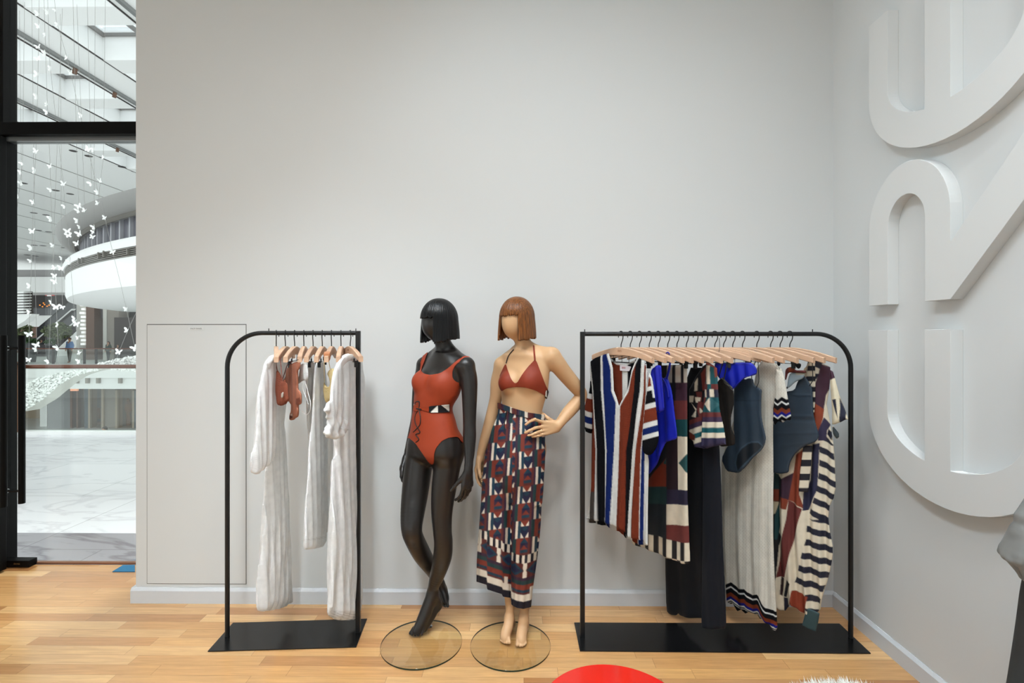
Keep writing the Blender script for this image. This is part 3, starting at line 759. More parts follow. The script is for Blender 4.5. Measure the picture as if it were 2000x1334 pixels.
# -- rust lace bra
p, a = hpoint(('L', 1)); aB = math.radians(-50)
ph = P(546, 700, p[1]-.17)
g = garment('bra', ('L', 1), 'rust brown lace bra hanging from thin straps beside the white robe', 'bra', GL)
panel('cups', [(541,722),(545,728),(550,740),(553,745),(557,741),(560,752),(561,770),(563,781),(558,789),(549,793),(543,790),(541,777),(537,763),(537,750),(540,738)], ph, aB, lace_edge((140,76,56), (100,50,38), [(537,750),(545,735),(553,745),(558,742)], 9), M_lace, g, thick=.012, edge=.03, folds=[(.004,.04,.5,.1,.5)])
strap('strap', [(539,703),(540,715),(542,727)], ph, aB, M_rustcord, g, .0022); strap('strap', [(547,697),(549,718),(552,744)], ph, aB, M_rustcord, g, .0022)
panel('lining_gap', [(549,768),(554,765),(553,776),(549,778)], ph, aB, const((196,186,174)), M_silk, g, thick=.002, off=.018)
# -- rust bodysuit on clips
p, a = hpoint(('L', 2)); aB = math.radians(-48); ph = P(575, 704, p[1]-.15)
g = garment('bodysuit', ('L', 2), 'rust brown lace bodysuit with clips, hanging right of the rust bra', 'bodysuit', GL)
body = pts(480, 630, .16487, [(520,490),(560,480),(600,462),(638,466),(640,520),(615,600),(618,700),(615,760),(650,850),(655,900),(650,960),(620,990),(630,1040),(625,1080),(600,1130),(550,1160),(525,1150),(525,1110),(545,1050),(545,960),(500,930),(455,880),(460,800),(445,720),(470,640),(490,560)])
legh = pts(480, 630, .16487, [(530,1125),(545,1085),(575,1060),(588,1085),(575,1125),(545,1142)]); hole2 = pts(480, 630, .16487, [(545,1090),(570,1068),(580,1085),(566,1110)])
lc = pts(480, 630, .16487, [(618,960),(625,900),(645,880),(650,930),(630,985)])
panel('body', body, ph, aB, paint((168,106,82), [(legh, (86,40,30)), (hole2, (206,180,166)), (lc, (120,66,50)), (pts(480,630,.16487,[(455,870),(500,900),(540,950),(540,965),(500,930),(455,885)]), (176,120,100))]), M_jersey, g, thick=.008, edge=.016, folds=[(.004,.05,.9,.0,.3)])
strap('strap', pts(480,630,.16487,[(440,690),(470,600),(505,500),(560,465)]), ph, aB, M_rustcord, g, .0025, off=.004); strap('clip_string', pts(480,630,.16487,[(515,485),(580,455),(650,440)]), ph, aB, M_blackcord, g, .0014, off=.01)
# -- white lace bralette with ribbon
p, a = hpoint(('L', 3)); ph = P(592, 705, p[1]-.16); aB = math.radians(-48)
g = garment('bralette', ('L', 3), 'small white lace bralette with a dangling ribbon, right of the rust bodysuit', 'bralette', GL)
panel('cups', pts(480,630,.16487,[(640,505),(665,490),(700,480),(728,500),(738,600),(740,650),(715,690),(690,685),(660,700),(625,728),(615,690),(630,640),(640,570)]), ph, aB, lace_edge(WHT,(206,206,206),pts(480,630,.16487,[(620,700),(690,690),(738,640)]),9), M_lacecloth, g, thick=.007, edge=.02)
strap('ribbon', pts(480,630,.16487,[(700,690),(740,830),(768,960),(760,1050),(725,1088),(690,1070),(660,1035)]), ph, aB, M_whitecord, g, .0016); strap('ribbon', pts(480,630,.16487,[(665,705),(680,800),(720,900),(745,970)]), ph, aB, M_whitecord, g, .0016)
# -- sheer white skirt panel and the white trousers
p, a = hpoint(('L', 4)); a2 = math.radians(-86)
g = garment('underskirt', ('L', 4), 'short sheer greyish white slip between the lace bralette and white trousers', 'slip', GL)
panel('body', [(598,708),(612,706),(616,720),(614,790),(610,860),(603,862),(600,790)], p, a2, const((232,230,226)), M_cotton, g, thick=.010, folds=[(.004,.04,.3,0,.6)])
p, a = hpoint(('L', 5)); a2 = math.radians(-86)
g = garment('trousers', ('L', 5), 'white trousers hanging folded from black clips, ending above the baseboard', 'trousers', GL)
panel('leg', [(616,709),(625,706),(634,708),(637,760),(637,860),(636,950),(636,1011),(635,1066),(615,1072),(594,1074),(593,1060),(597,1016),(601,930),(605,874),(609,819),(612,760)], p, a2, lace_edge(WHT,(214,213,211),[(594,1055),(636,1048)],2), M_cotton, g, thick=.016, edge=.05, folds=[(.005,.06,.5,.02,.5)])
panel('leg', [(624,712),(636,712),(640,800),(640,900),(641,1000),(645,1034),(634,1042),(626,1000),(624,850)], p, a2, const(WHT), M_cotton, g, thick=.012, edge=.05, off=-.03, folds=[(.005,.06,1.5,.02,.5)])
# -- cream lace camisole
p, a = hpoint(('L', 6)); ph = P(640, 715, p[1]-.12); aB = math.radians(-50)
g = garment('camisole', ('L', 6), 'pale yellow lace camisole half hidden behind the ruffled white dress', 'camisole', GL)
panel('body', pts(480,630,.16487,[(930,690),(940,740),(965,765),(990,760),(1005,720),(990,650),(968,612),(985,570),(1010,545),(1040,540),(1045,640),(1040,760),(1010,900),(985,935),(955,950),(935,900),(922,800)]), ph, aB, lace_edge((226,204,150),(196,164,100),pts(480,630,.16487,[(930,700),(970,765),(1005,720)]),10), M_lace, g, thick=.012, edge=.03)
strap('strap', pts(480,630,.16487,[(930,450),(930,560),(934,700)]), ph, aB, M_creamcord, g, .0016); strap('strap', pts(480,630,.16487,[(985,440),(990,500),(1000,550)]), ph, aB, M_creamcord, g, .0016)
# orange ribbon on the hanger holding it
qh, ah = HANG[('L', 6)]; ur = np.array([math.cos(ah), math.sin(ah), 0]); tb = qh+ur*.185
MB().box((-.016,-.0135,-.034),(.016,.0135,.003), Matrix.Translation(tuple(tb+np.array([0,0,-.097]))) @ Matrix.Rotation(ah,4,'Z') @ Matrix.Rotation(.28,4,'Y')).build('ribbon_wrap', mat('peach_ribbon',(206,140,98),rough=.6), g, bevel=.002)
# -- ruffled white dress beside the post
p, a = hpoint(('L', 8)); a2 = math.radians(-92)
g = garment('dress', ('L', 8), 'long white dress with ruffled lace sleeve, beside the right post of the shorter rail', 'dress', GL)
def dress_col(x, y):
    c = np.tile(np.array(lin(WHT)), (len(x), 1)); hem = y > 1192+ (x-646)*.05
    k = hem & (np.sin(x*1.5)*np.sin(y*1.3) > .25); c[k] = lin((196,195,192)); c[hem & (np.abs(y-1193-(x-646)*.05) < 1.2)] = lin((241,240,239)); return c
panel('body', [(660,708),(668,694),(680,690),(694,693),(705,702),(710,740),(708,800),(706,860),(700,930),(701,1000),(700,1100),(700,1180),(698,1203),(690,1210),(665,1212),(650,1207),(646,1195),(645,1100),(646,1040),(650,960),(651,905),(655,885),(652,850),(650,790),(652,735)], p, a2, dress_col, M_cotton, g, thick=.035, edge=.10, folds=[(.012,.075,.4,.02,.5),(.006,.033,1.1,-.03,.7)])
panel('back_skirt', [(700,880),(706,900),(712,980),(718,1060),(723,1140),(723,1166),(716,1173),(698,1170),(694,1100),(694,1000)], p, a2, lace_edge(WHT,(210,209,206),[(700,1166),(723,1162)],6), M_cotton, g, thick=.020, edge=.06, off=-.06, folds=[(.006,.05,.7,.0,.5)])
panel('far_sleeve', [(698,697),(710,702),(717,730),(722,770),(728,796),(728,808),(720,806),(711,814),(705,800),(702,760)], p, a2, lace_edge(WHT,(212,211,208),[(705,800),(728,796)],14), M_cotton, g, thick=.020, edge=.05, off=-.07)
sl = pts(480,630,.16487,[(1180,400),(1150,420),(1090,490),(1045,560),(1030,680),(1020,760),(1003,920),(965,960),(925,1050),(945,1062),(975,1080),(965,1130),(985,1150),(950,1240),(932,1320),(980,1365),(1030,1385),(1110,1370),(1160,1320),(1212,1270),(1200,1190),(1150,1120),(1140,1000),(1150,900),(1135,760),(1120,600),(1130,470)])
def ruffle(X, Y, dn):
    k = np.clip((Y-780)/50, 0, 1); return k*(.005*np.sin(X*.45+Y*.10)+.003*np.sin(X*.9-Y*.2))
panel('sleeve', sl, p, a2, lace_edge(WHT,(241,240,239),pts(480,630,.16487,[(930,1040),(1040,1020),(1140,1120),(1210,1260)]),13), M_lacecloth, g, thick=.012, edge=.02, off=.055, drape=ruffle, folds=[(.004,.04,.4,.02,.4)])
panel('collar', [(655,716),(662,704),(674,693),(688,691),(699,698),(703,708),(694,706),(682,704),(672,712),(662,728),(656,730)], p, a2, lace_edge(WHT,(241,240,239),[(657,720),(676,700),(700,702)],9), M_lacecloth, g, thick=.008, off=.045)

# ================= longer rail =================
GR = 'garments on the longer rail'
r5 = lambda L: pts(1130, 780, .2475, L)
r6 = lambda L: pts(1500, 850, .2926, L)
r1 = lambda L: pts(1110, 620, .2549, L)
r2 = lambda L: pts(1380, 620, .2549, L)
r7 = lambda L: pts(1260, 850, .2926, L)
r8 = lambda L: pts(1400, 740, .1649, L)
r9 = lambda L: pts(1500, 640, .1649, L)
# -- striped knit caftan
p, a = hpoint(('R', 0)); a2 = math.radians(-50)
g = garment('caftan', ('R', 0), 'knit caftan with vertical rust, black, blue and white stripes and a V-neck', 'caftan', GR)
rows_y = [700, 763, 879, 1003, 1066]
rows_b = np.array([[1148,1150,1153,1174,1178,1203,1213,1243,1254,1260,1263,1266,1269],[1150,1157,1160,1175,1179,1204,1214,1240,1251,1258,1263,1265,1268],[1154,1165,1168,1183,1186,1200,1210,1224,1236,1244,1252.5,1254,1260],[1152,1163,1168,1183,1183.5,1193,1205.5,1221.6,1228,1235.5,1249,1250.5,1257.5],[1151,1162,1167,1182,1182.5,1190,1203,1220,1225,1234,1248,1249.5,1256.5]], float)
cc_ = [C_WHITE, C_RUST, C_WHITE, C_BLK, C_WHITE, C_BLUE, C_WHITE, C_RUST, C_BLK, C_WHITE, C_RUST, C_WHITE, C_BLUE, C_WHITE]
def caftan_col(vneck):
    def f(x, y):
        B = np.stack([np.interp(y, rows_y, rows_b[:, k]) for k in range(13)], 1)
        k = (x[:, None] > B).sum(1); c = np.array([lin(q) for q in cc_])[k]
        c[(k == 1) & (y > 960)] = lin((78, 72, 68))
        if vneck is not None: c[line_dist(x, y, vneck) < 3.6] = lin(C_WHITE)
        return c
    return f
V_ = [(1189,690),(1193,704),(1196.7,718),(1199,763),(1209,793.5),(1224.7,763),(1233.6,724),(1240,708),(1245,698)]
front = [(1153,706),(1163,699),(1177.6,693)]+V_+[(1252,700),(1258,705),(1265.6,727),(1266,763),(1262,819),(1262,880),(1267,900),(1267,978),(1267,1064.6),(1254,1057),(1236,1051),(1224,1050),(1217,1035),(1192,1025),(1179.5,1020),(1145,1014),(1153.5,953),(1156,854),(1156,763),(1152,722)]
cf = [(.006,.085,.8,.02,.6),(.003,.04,.2,-.02,.8)]
panel('front', front, p, a2, caftan_col(V_), M_knit, g, thick=.006, edge=.02, off=.026, folds=cf, round_=0)
def back_col(x, y):
    c = np.tile(np.array(lin(C_RUST)), (len(x), 1)); c[(x > 1216)] = lin(C_WHITE); c[x > 1227] = lin(C_BLK); c[x < 1197] = lin(C_RUST)
    nk = [(1187,692),(1194,700),(1206,709),(1222,711),(1236,705),(1246,698)]; d = line_dist(x, y, nk); c[d < 3.2] = lin(C_WHITE); lo_ = y > 800; c[lo_] = caftan_col(None)(x, y)[lo_]; return c
back = [(1154,708),(1178,696),(1187,692),(1194,700),(1206,709),(1222,711),(1236,705),(1246,698),(1257,706),(1264,727),(1262,880),(1264,1066),(1240,1061),(1210,1040),(1180,1026),(1148,1020),(1156,953),(1157,760)]
panel('back', back, p, a2, back_col, M_knit, g, thick=.004, edge=.02, off=-.022, folds=cf, round_=0)
def sleeve_col(slope, x0):
    ys = [755, 763, 788, 798, 824, 834, 847, 856]; cs = [C_RUST, C_WHITE, C_BLK, C_WHITE, C_RUST, C_WHITE, C_BLUE, C_WHITE, C_BLK]
    def f(x, y):
        yy = y+slope*(x-x0); k = (yy[:, None] > np.array(ys)).sum(1); c = np.array([lin(q) for q in cs])[k]; return c
    return f
def rs(x, y):
    c = sleeve_col(.28, 1270)(x, y); c[(line_dist(x, y, [(1262,770),(1268,729),(1274,738),(1279,775)]) < 2.2) & (y < 790)] = lin(C_WHITE); return c
panel('sleeve', [(1263,766),(1266,738),(1269,728),(1274,740),(1279,775),(1283,812),(1286.5,849),(1286,861),(1281,877),(1273,888),(1263,889),(1255,881),(1255,850),(1257.5,819)], p, a2, rs, M_knit, g, thick=.013, edge=.035, off=.048)
panel('sleeve', [(1154,724),(1152,763),(1143,786),(1142,815),(1142.6,842),(1150,846),(1157,847),(1157,783)], p, a2, lambda x, y: sleeve_col(-.35, 1146)(x, y+22), M_knit, g, thick=.012, edge=.03, off=-.005)
lb = panel('neck_label', [(1211,712),(1233,716),(1229,725),(1211,724)], p, a2, const((226,220,226)), M_silk, g, thick=.0008, off=-.0100, round_=0, rim=.0006)
nn = np.array([math.sin(a2), -math.cos(a2), 0]); qq = on_plane(np.array([1216.]), np.array([718.5]), p, nn)[0]
nn = nn if (qq-np.array([0,0,CAMH]))@nn < 0 else -nn
text_mesh('lettering', 'ERES', .012, mat('pink_ink', (200,130,140), rough=.8), Matrix.Translation(tuple(qq+nn*(-.0100+.0022))) @ Matrix.Rotation(a2,4,'Z') @ Matrix.Rotation(PI/2,4,'X'), lb)

# -- cobalt bikini top and swimsuit
p, a = hpoint(('R', 1)); a2 = math.radians(-57)
g = garment('blue_top', ('R', 1), 'cobalt blue top with gathered sleeve edge, just right of the striped caftan', 'top', GR)
panel('body', [(1274,720),(1283,713),(1292,714),(1292.5,740),(1294,752),(1296,780),(1297,800),(1290,807),(1282,803),(1268,800),(1268,740)], p, a2, const((15,24,158)), M_swim, g, thick=.009, folds=[(.004,.03,.3,.1,.2)])
p, a = hpoint(('R', 3))
g = garment('swimsuit', ('R', 3), 'bright cobalt blue swimsuit with frilled neckline', 'swimsuit', GR)
panel('body', [(1290,752),(1297,738),(1303,735),(1307,747),(1312,765),(1317,810),(1322,845),(1321.5,857),(1310,861),(1299,864),(1292,885),(1280,912),(1270,925),(1258,928),(1258,800),(1275,760)], p, a2, paint(C_COBALT, [([(1310,858),(1323,852),(1323,862),(1300,868),(1290,890),(1285,890),(1297,866)], (24,36,196))]), M_swim, g, thick=.007, edge=.014, off=.0, folds=[(.004,.06,.3,.1,.3)])
panel('strap', [(1299,740),(1303,726),(1308,704),(1311,705),(1309,722),(1304,742)], p, a2, const((18,26,150)), M_swim, g, thick=.003, off=.004)
strap('strap_end', [(1305,690),(1309,688),(1312,692)], p, a2, M_bluecord, g, .003, off=.016)
strap('frill', [(1297,738),(1303,748),(1307,760),(1309,775)], p, a2, M_bluecord, g, .0035, off=.012)
# -- geometric print skirt
p, a = hpoint(('R', 5)); a2 = math.radians(-58)
g = garment('skirt', ('R', 5), 'long geometric print skirt with a black and cream striped border hem', 'skirt', GR)
def skirt_col(x, y):
    c = np.tile(np.array(lin((20,20,26))), (len(x), 1)); put = lambda m, q: c.__setitem__(m, lin(q))
    top = (y < 747)
    for x0, x1 in ((1304.5,1310.5),(1311.5,1314.5),(1321,1331.5),(1337,1344)): put(top & (x > x0) & (x < x1), (206,198,184))
    put((y >= 747) & (y < 782) & (x > 1322), C_PLUM); put((y >= 782) & (y < 819) & (x > 1319), C_MAROON); put((y >= 819) & (y < 853) & (x > 1318), (20,66,68))
    rt = (x > 1325.5)
    ye = y-.06*(x-1340)
    put((ye >= 853) & (ye < 957) & rt, C_CREAM); put(poly_in(x, y, [(1326.5,904),(1345,884),(1345,926)]), (34,74,76))
    put((y >= 853) & (ye < 957) & ~rt & (x > 1303), (36,20,28))
    put(poly_in(x, y, [(1266,940),(1303,893),(1304,953),(1266,950)]), (124,48,28)); put(poly_in(x, y, [(1296,905),(1303,893),(1303,907)]), (24,70,70))
    lt = (x <= 1305)
    put(lt & (y >= 950) & (y < 986) , (26,54,56)); put(lt & (ye >= 987) , (20,30,38))
    put(~lt & (ye >= 957) & (ye < 986), (38,34,56)); put(~lt & (ye >= 986) & (ye < 1026), C_CREAM); put(~lt & (ye >= 1026), C_MAROON)
    yb = y-.29*(x-1347); yb2 = np.where(x > 1325, y-.1*(x-1347), y-.28*(x-1325)+2.2)
    b = yb2 > 1060; k = np.floor((x-1305)/8.8).astype(int) % 2 == 0
    put(b & k, C_CREAM); put(b & ~k, (22,22,26))
    hem = b & (yb2 > 1096); put(hem & k, (22,22,26)); put(hem & ~k, C_CREAM)
    return c
panel('body', [(1285,714),(1342,712),(1342,850),(1343.5,952),(1347.5,1098),(1345,1101),(1333,1101),(1304,1090),(1277,1078),(1240,1064),(1234,1060),(1236,1045),(1244,900),(1262,760)], p, a2, skirt_col, M_silk, g, thick=.008, edge=.016, off=-.004, folds=[(.006,.11,.6,.0,.7)], round_=0)
# -- black trousers
p, a = hpoint(('R', 8)); a2 = math.radians(-58)
g = garment('trousers', ('R', 9), 'long plain black wide-leg trousers reaching down to the base plate', 'trousers', GR)
panel('leg', [(1343,718),(1378,718),(1384,760),(1388,860),(1390,1000),(1388,1200),(1384,1207),(1370,1208),(1340,1206),(1327,1203),(1324,1198),(1321,1202),(1311,1200),(1301,1193),(1300,1100),(1304,1000),(1330,850)], p, a2, const((13,15,21)), M_jersey, g, thick=.010, edge=.04, off=-.040, folds=[(.006,.12,.2,.0,.6)])
panel('leg', [(1373,780),(1398,780),(1405,872),(1406,903),(1412,1050),(1419,1200),(1419.5,1227),(1400,1229),(1377,1229),(1370,1224),(1371,1100),(1373,950)], p, a2, const((17,20,29)), M_jersey, g, thick=.010, edge=.03, off=-.014, folds=[(.004,.08,.9,.0,.6)])
# -- patterned short-sleeved shirt
p, a = hpoint(('R', 8)); a2 = math.radians(-58)
g = garment('shirt', ('R', 8), 'short-sleeved shirt with a geometric teal, maroon and cream print', 'shirt', GR)
def shirt_bands(x, y, c):
    for y0, y1, q in ((805,814,C_MAROON),(814,824,(60,44,70)),(824,835,C_CREAM),(835,845,(18,84,92)),(845,855,C_CREAM),(855,900,(46,42,70))):
        m = (y >= y0) & (y < y1); c[m] = lin(q)
    return c
def shirt_body(x, y):
    c = np.tile(np.array(lin((20,20,26))), (len(x), 1)); put = lambda poly, q: c.__setitem__(poly_in(x, y, poly), lin(q))
    c = shirt_bands(x, y+.35*(x-1375)-6, c); c[(y < 780)] = lin((20,20,26))
    put(r1([(975,500),(998,460),(995,560),(972,565)]), C_CREAM); put(r1([(985,570),(1030,570),(1025,640),(1000,640)]), C_MAROON)
    put(r1([(925,600),(970,600),(962,650),(928,650)]), C_CREAM); put(r1([(978,610),(1020,612),(1010,655),(985,650)]), C_CREAM); put(r1([(945,655),(990,700),(985,765),(945,760),(985,712)]), C_CREAM)
    put(r1([(1000,640),(1040,650),(1040,800),(1010,780),(995,700)]), C_MAROON); put(r1([(1010,690),(1040,720),(1012,735)]), C_CREAM); put(r1([(1020,430),(1060,380),(1060,560),(1035,560)]), (110,46,40))
    put(r1([(905,860),(980,905),(980,940),(905,935)]), (96,40,28)); 
    return c
panel('body', [(1346,760),(1360,735),(1372,716),(1384,708),(1392,740),(1390,860),(1385,874),(1375,877),(1357,873),(1353,862),(1346,856)], p, a2, shirt_body, M_silk, g, thick=.006, edge=.014, off=.02, folds=[(.004,.06,.6,.0,.5)], round_=0)
def shirt_sleeve(x, y):
    c = np.tile(np.array(lin((38,40,58))), (len(x), 1)); put = lambda poly, q: c.__setitem__(poly_in(x, y, poly), lin(q))
    c[(y < 750)] = lin((24,80,86)); put([(1370,700),(1400,700),(1404,722),(1392,716),(1381,712)], (124,56,42)); put([(1396,716),(1402,716),(1403,734),(1398,738)], (124,56,42)); put([(1370,715),(1381,715),(1380,750),(1366,750)], (96,44,40))
    put([(1381,714),(1388.5,714),(1389.5,750),(1382.5,750)], C_CREAM); c[(y >= 750) & (y < 761)] = lin(C_MAROON); put([(1384,750),(1391,750),(1391.5,761),(1384.5,761)], (24,80,86))
    put([(1388.4,760),(1396,760),(1397,775),(1389.5,775)], C_CREAM); put([(1377.5,761),(1382,761),(1383,776),(1378.5,776)], C_CREAM)
    m = (y >= 776) & (y < 805); c[m] = lin((24,80,86)); put([(1389,776),(1377,789),(1390,804)], C_CREAM); put([(1370,776),(1382,776),(1372,804)], C_MAROON); put([(1389,776),(1408,790),(1390,804)], (52,96,102))
    return shirt_bands(x, y, c)
panel('sleeve', [(1379,708),(1386,709),(1400.6,719),(1402.5,752),(1406,798),(1418.4,868),(1396,872),(1380,876),(1370,872),(1373,800),(1376,750)], p, a2, shirt_sleeve, M_silk, g, thick=.010, edge=.03, off=.048, folds=[(.004,.05,.3,.0,.5)], round_=0)
# -- black camisole with a grey lace edge
p, a = hpoint(('R', 10)); a2 = math.radians(-58)
g = garment('camisole', ('R', 10), 'black camisole with a grey lace neckline, in front of the petrol swimsuit', 'camisole', GR)
panel('body', [(1398,755),(1404,742),(1412,736),(1422,748),(1432,759),(1433,786),(1428,815),(1429,836),(1435,852),(1435.5,869),(1426,871),(1416,872),(1404,872),(1400,820)], p, a2, lace_edge((28,23,19),(120,116,112),[(1411,737),(1432,759)],3.2), M_jersey, g, thick=.006, edge=.014, off=.03, folds=[(.005,.05,.6,.1,.4)])
strap('strap', [(1412,736),(1418,716),(1425,695)], p, a2, M_blackcord, g, .003, off=.034); strap('strap', [(1420,746),(1425,722),(1428,702)], p, a2, M_blackcord, g, .003, off=.03)
strap('strap_loop', [(1404,730),(1405,705),(1410,694),(1413,676),(1412,660)], p, a2, M_blackcord, g, .0013, off=.03)
# -- cobalt briefs on clips
p, a = hpoint(('R', 11)); a2 = math.radians(-46)
g = garment('bikini_briefs', ('R', 11), 'bright cobalt blue bikini briefs with a frilled edge, hung by two clips', 'briefs', GR)
panel('body', r2([(60,350),(95,348),(330,343),(362,360),(388,400),(380,440),(300,458),(250,505),(208,548),(130,500),(60,420)]), p, a2, paint(C_COBALT, [(r2([(60,345),(330,342),(330,365),(60,372)]), (14,22,140)), (r2([(296,345),(302,345),(302,455),(296,455)]), (10,16,120))]), M_swim, g, thick=.005, edge=.012, off=.012, folds=[(.004,.05,.3,.1,.4)], round_=1)
strap('frill', r2([(388,425),(340,445),(300,458),(250,505),(208,548)]), p, a2, M_bluecord, g, .0032, off=.018)
# -- petrol swimsuit
p, a = hpoint(('R', 13)); a2 = math.radians(-58)
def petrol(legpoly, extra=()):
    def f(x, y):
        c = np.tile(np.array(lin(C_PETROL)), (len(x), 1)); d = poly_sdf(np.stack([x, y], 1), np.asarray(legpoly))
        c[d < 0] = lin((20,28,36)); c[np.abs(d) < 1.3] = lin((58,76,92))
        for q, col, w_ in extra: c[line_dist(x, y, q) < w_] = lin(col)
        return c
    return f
g = garment('swimsuit', ('R', 13), 'petrol blue swimsuit against the white crochet dress', 'swimsuit', GR)
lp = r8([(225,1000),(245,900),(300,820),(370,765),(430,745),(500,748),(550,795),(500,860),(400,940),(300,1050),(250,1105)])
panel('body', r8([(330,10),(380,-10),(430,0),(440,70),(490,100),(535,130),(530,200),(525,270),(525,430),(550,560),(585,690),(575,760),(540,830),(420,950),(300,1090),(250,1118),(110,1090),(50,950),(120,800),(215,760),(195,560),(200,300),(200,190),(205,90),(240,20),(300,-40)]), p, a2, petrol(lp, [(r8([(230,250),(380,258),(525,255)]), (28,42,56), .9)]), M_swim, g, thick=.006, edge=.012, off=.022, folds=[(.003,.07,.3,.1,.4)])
strap('strap', [(1474,752),(1473,730),(1480,706),(1483,695)], p, a2, M_blackcord, g, .0022, off=.02); strap('strap', [(1483,757),(1488,744),(1487,715),(1487,702)], p, a2, M_blackcord, g, .0018, off=.026)
panel('strap_wrap', [(1472,684),(1484,689),(1487,697),(1480,697),(1470,691)], p, a2, const((44,56,70)), M_swim, g, thick=.004, off=.014)
# -- white crochet dress with zigzag borders
p, a = hpoint(('R', 14)); a2 = math.radians(-64)
g = garment('dress', ('R', 14), 'long white crochet dress with zigzag striped hem and sleeve', 'dress', GR)
def zig(d):
    bands = [(-99,0,None),(0,7.5,C_BLK),(7.5,10.5,C_WHITE),(10.5,19.5,C_BLK),(19.5,27,(120,56,34)),(27,32.5,(24,30,120)),(32.5,35.5,C_WHITE),(35.5,38,C_BLK),(38,39.5,C_WHITE),(39.5,99,C_BLK)]
    return bands
def crochet(x, y):
    c = np.tile(np.array(lin((222,217,205))), (len(x), 1))
    k = ((x+1.1*np.abs((y/3.2) % 2-1)*2) % 5.2 < 1.5) & (np.sin(y*2.0) > -.2); c[k] = lin((203,195,180))
    top = np.interp(x, [1410,1434,1463.6,1482.5,1496,1515], [1138,1139,1155,1161,1180,1196]); tri = np.abs(((x-1418)/13.5) % 2-1)*7-3
    d = y-top-tri
    for a0, a1, q in zig(d):
        if q is not None: c[(d >= a0) & (d < a1)] = lin(q)
    return c
hem = [(1517,1226),(1513,1233.5),(1507,1228),(1502,1219),(1496,1216),(1490,1207),(1485,1209),(1479,1199),(1474,1201),(1464,1194),(1457,1198),(1447,1190),(1440,1194),(1433,1178),(1428,1179),(1419,1174)]
panel('body', [(1471,760),(1478,720),(1490,703),(1500,702),(1512,708),(1528,722),(1524,745),(1517.6,768),(1509,798),(1509,860),(1510,960),(1510.5,1048),(1514,1150),(1516,1200)]+hem+[(1417,1140),(1410,960),(1409,900),(1440,800)], p, a2, crochet, M_crochet, g, thick=.016, edge=.05, off=-.004, folds=[(.0055,.10,.5,.01,.7),(.002,.045,.2,-.01,.8)], round_=0, cell=1.0)
def csl(x, y):
    c = np.tile(np.array(lin((222,217,205))), (len(x), 1)); k = ((x+1.1*np.abs((y/3.2) % 2-1)*2) % 5.2 < 1.5) & (np.sin(y*2.0) > -.2); c[k] = lin((203,195,180))
    tri = np.abs(((x-1514)/8) % 2-1)*-6; d = (y+.05*(x-1525)-781-tri)*.95
    for a0, a1, q in zig(d):
        if q is not None: c[(d >= a0) & (d < a1)] = lin(q)
    c[d > 38] = lin(C_BLK); c[(d > 43) & (np.sin(x*.6) > .2)] = lin((200,198,196)); return c
panel('sleeve', [(1516,720),(1527,722),(1532,738),(1535,757),(1538,775.5),(1542,796),(1545,814),(1544,821),(1536,820),(1529,826),(1520,822),(1513,831),(1510,824),(1511,805),(1512.5,783),(1516,768),(1514,740)], p, a2, csl, M_crochet, g, thick=.012, edge=.03, off=.030)
# -- second petrol swimsuit
p, a = hpoint(('R', 16)); a2 = math.radians(-50)
g = garment('swimsuit', ('R', 16), 'larger petrol blue swimsuit with black halter straps, right of the white crochet dress', 'swimsuit', GR)
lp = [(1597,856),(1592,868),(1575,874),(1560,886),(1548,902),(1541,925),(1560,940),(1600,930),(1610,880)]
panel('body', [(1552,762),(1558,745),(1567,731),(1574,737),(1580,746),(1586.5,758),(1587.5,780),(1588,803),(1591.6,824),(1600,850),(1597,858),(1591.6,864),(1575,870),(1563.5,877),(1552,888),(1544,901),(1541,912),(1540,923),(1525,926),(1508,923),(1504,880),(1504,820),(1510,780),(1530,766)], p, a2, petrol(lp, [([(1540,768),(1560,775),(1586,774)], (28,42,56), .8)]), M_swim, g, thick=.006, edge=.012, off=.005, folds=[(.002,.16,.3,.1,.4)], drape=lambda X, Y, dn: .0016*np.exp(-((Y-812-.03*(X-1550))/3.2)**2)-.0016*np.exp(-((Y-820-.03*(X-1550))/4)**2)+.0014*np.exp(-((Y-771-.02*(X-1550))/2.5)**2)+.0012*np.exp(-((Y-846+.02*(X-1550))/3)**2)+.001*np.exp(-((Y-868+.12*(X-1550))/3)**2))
panel('halter_strap', r9([(215,710),(235,680),(330,580),(420,535),(440,550),(350,615),(270,680),(225,730)]), p, a2, const((22,24,30)), M_swim, g, thick=.004, off=.016)
strap('strap', r9([(505,690),(545,620),(545,500),(540,380)]), p, a2, M_blackcord, g, .002, off=.018)
panel('tassel', r9([(105,340),(125,335),(135,360),(150,440),(125,460),(105,430),(112,370)]), p, a2, const((20,20,24)), M_jersey, g, thick=.006, off=.03)
panel('bow', r9([(295,400),(320,430),(345,430),(360,415),(395,435),(385,475),(360,490),(335,470),(305,425)]), p, a2, const((22,22,26)), M_jersey, g, thick=.006, off=.02)
# -- pale blue scarf with a maroon tie behind it
p, a = hpoint(('R', 15)); a2 = math.radians(-50)
g = garment('scarf_top', ('R', 15), 'pale blue and maroon tie-up top behind the second petrol swimsuit', 'top', GR)
panel('body', r9([(225,700),(240,600),(260,540),(330,520),(440,540),(420,600),(330,640),(240,720)]), p, a2, paint((150,166,176), [(r9([(320,520),(440,520),(440,560),(340,560)]), (188,186,170))]), M_silk, g, thick=.006, off=-.005)
panel('tie', r9([(205,500),(235,470),(320,460),(320,505),(445,505),(455,540),(330,535),(240,530),(215,620),(200,620)]), p, a2, paint((92,40,38), [(r9([(245,460),(318,460),(315,510),(250,530)]), (134,62,34))]), M_silk, g, thick=.006, off=.004)
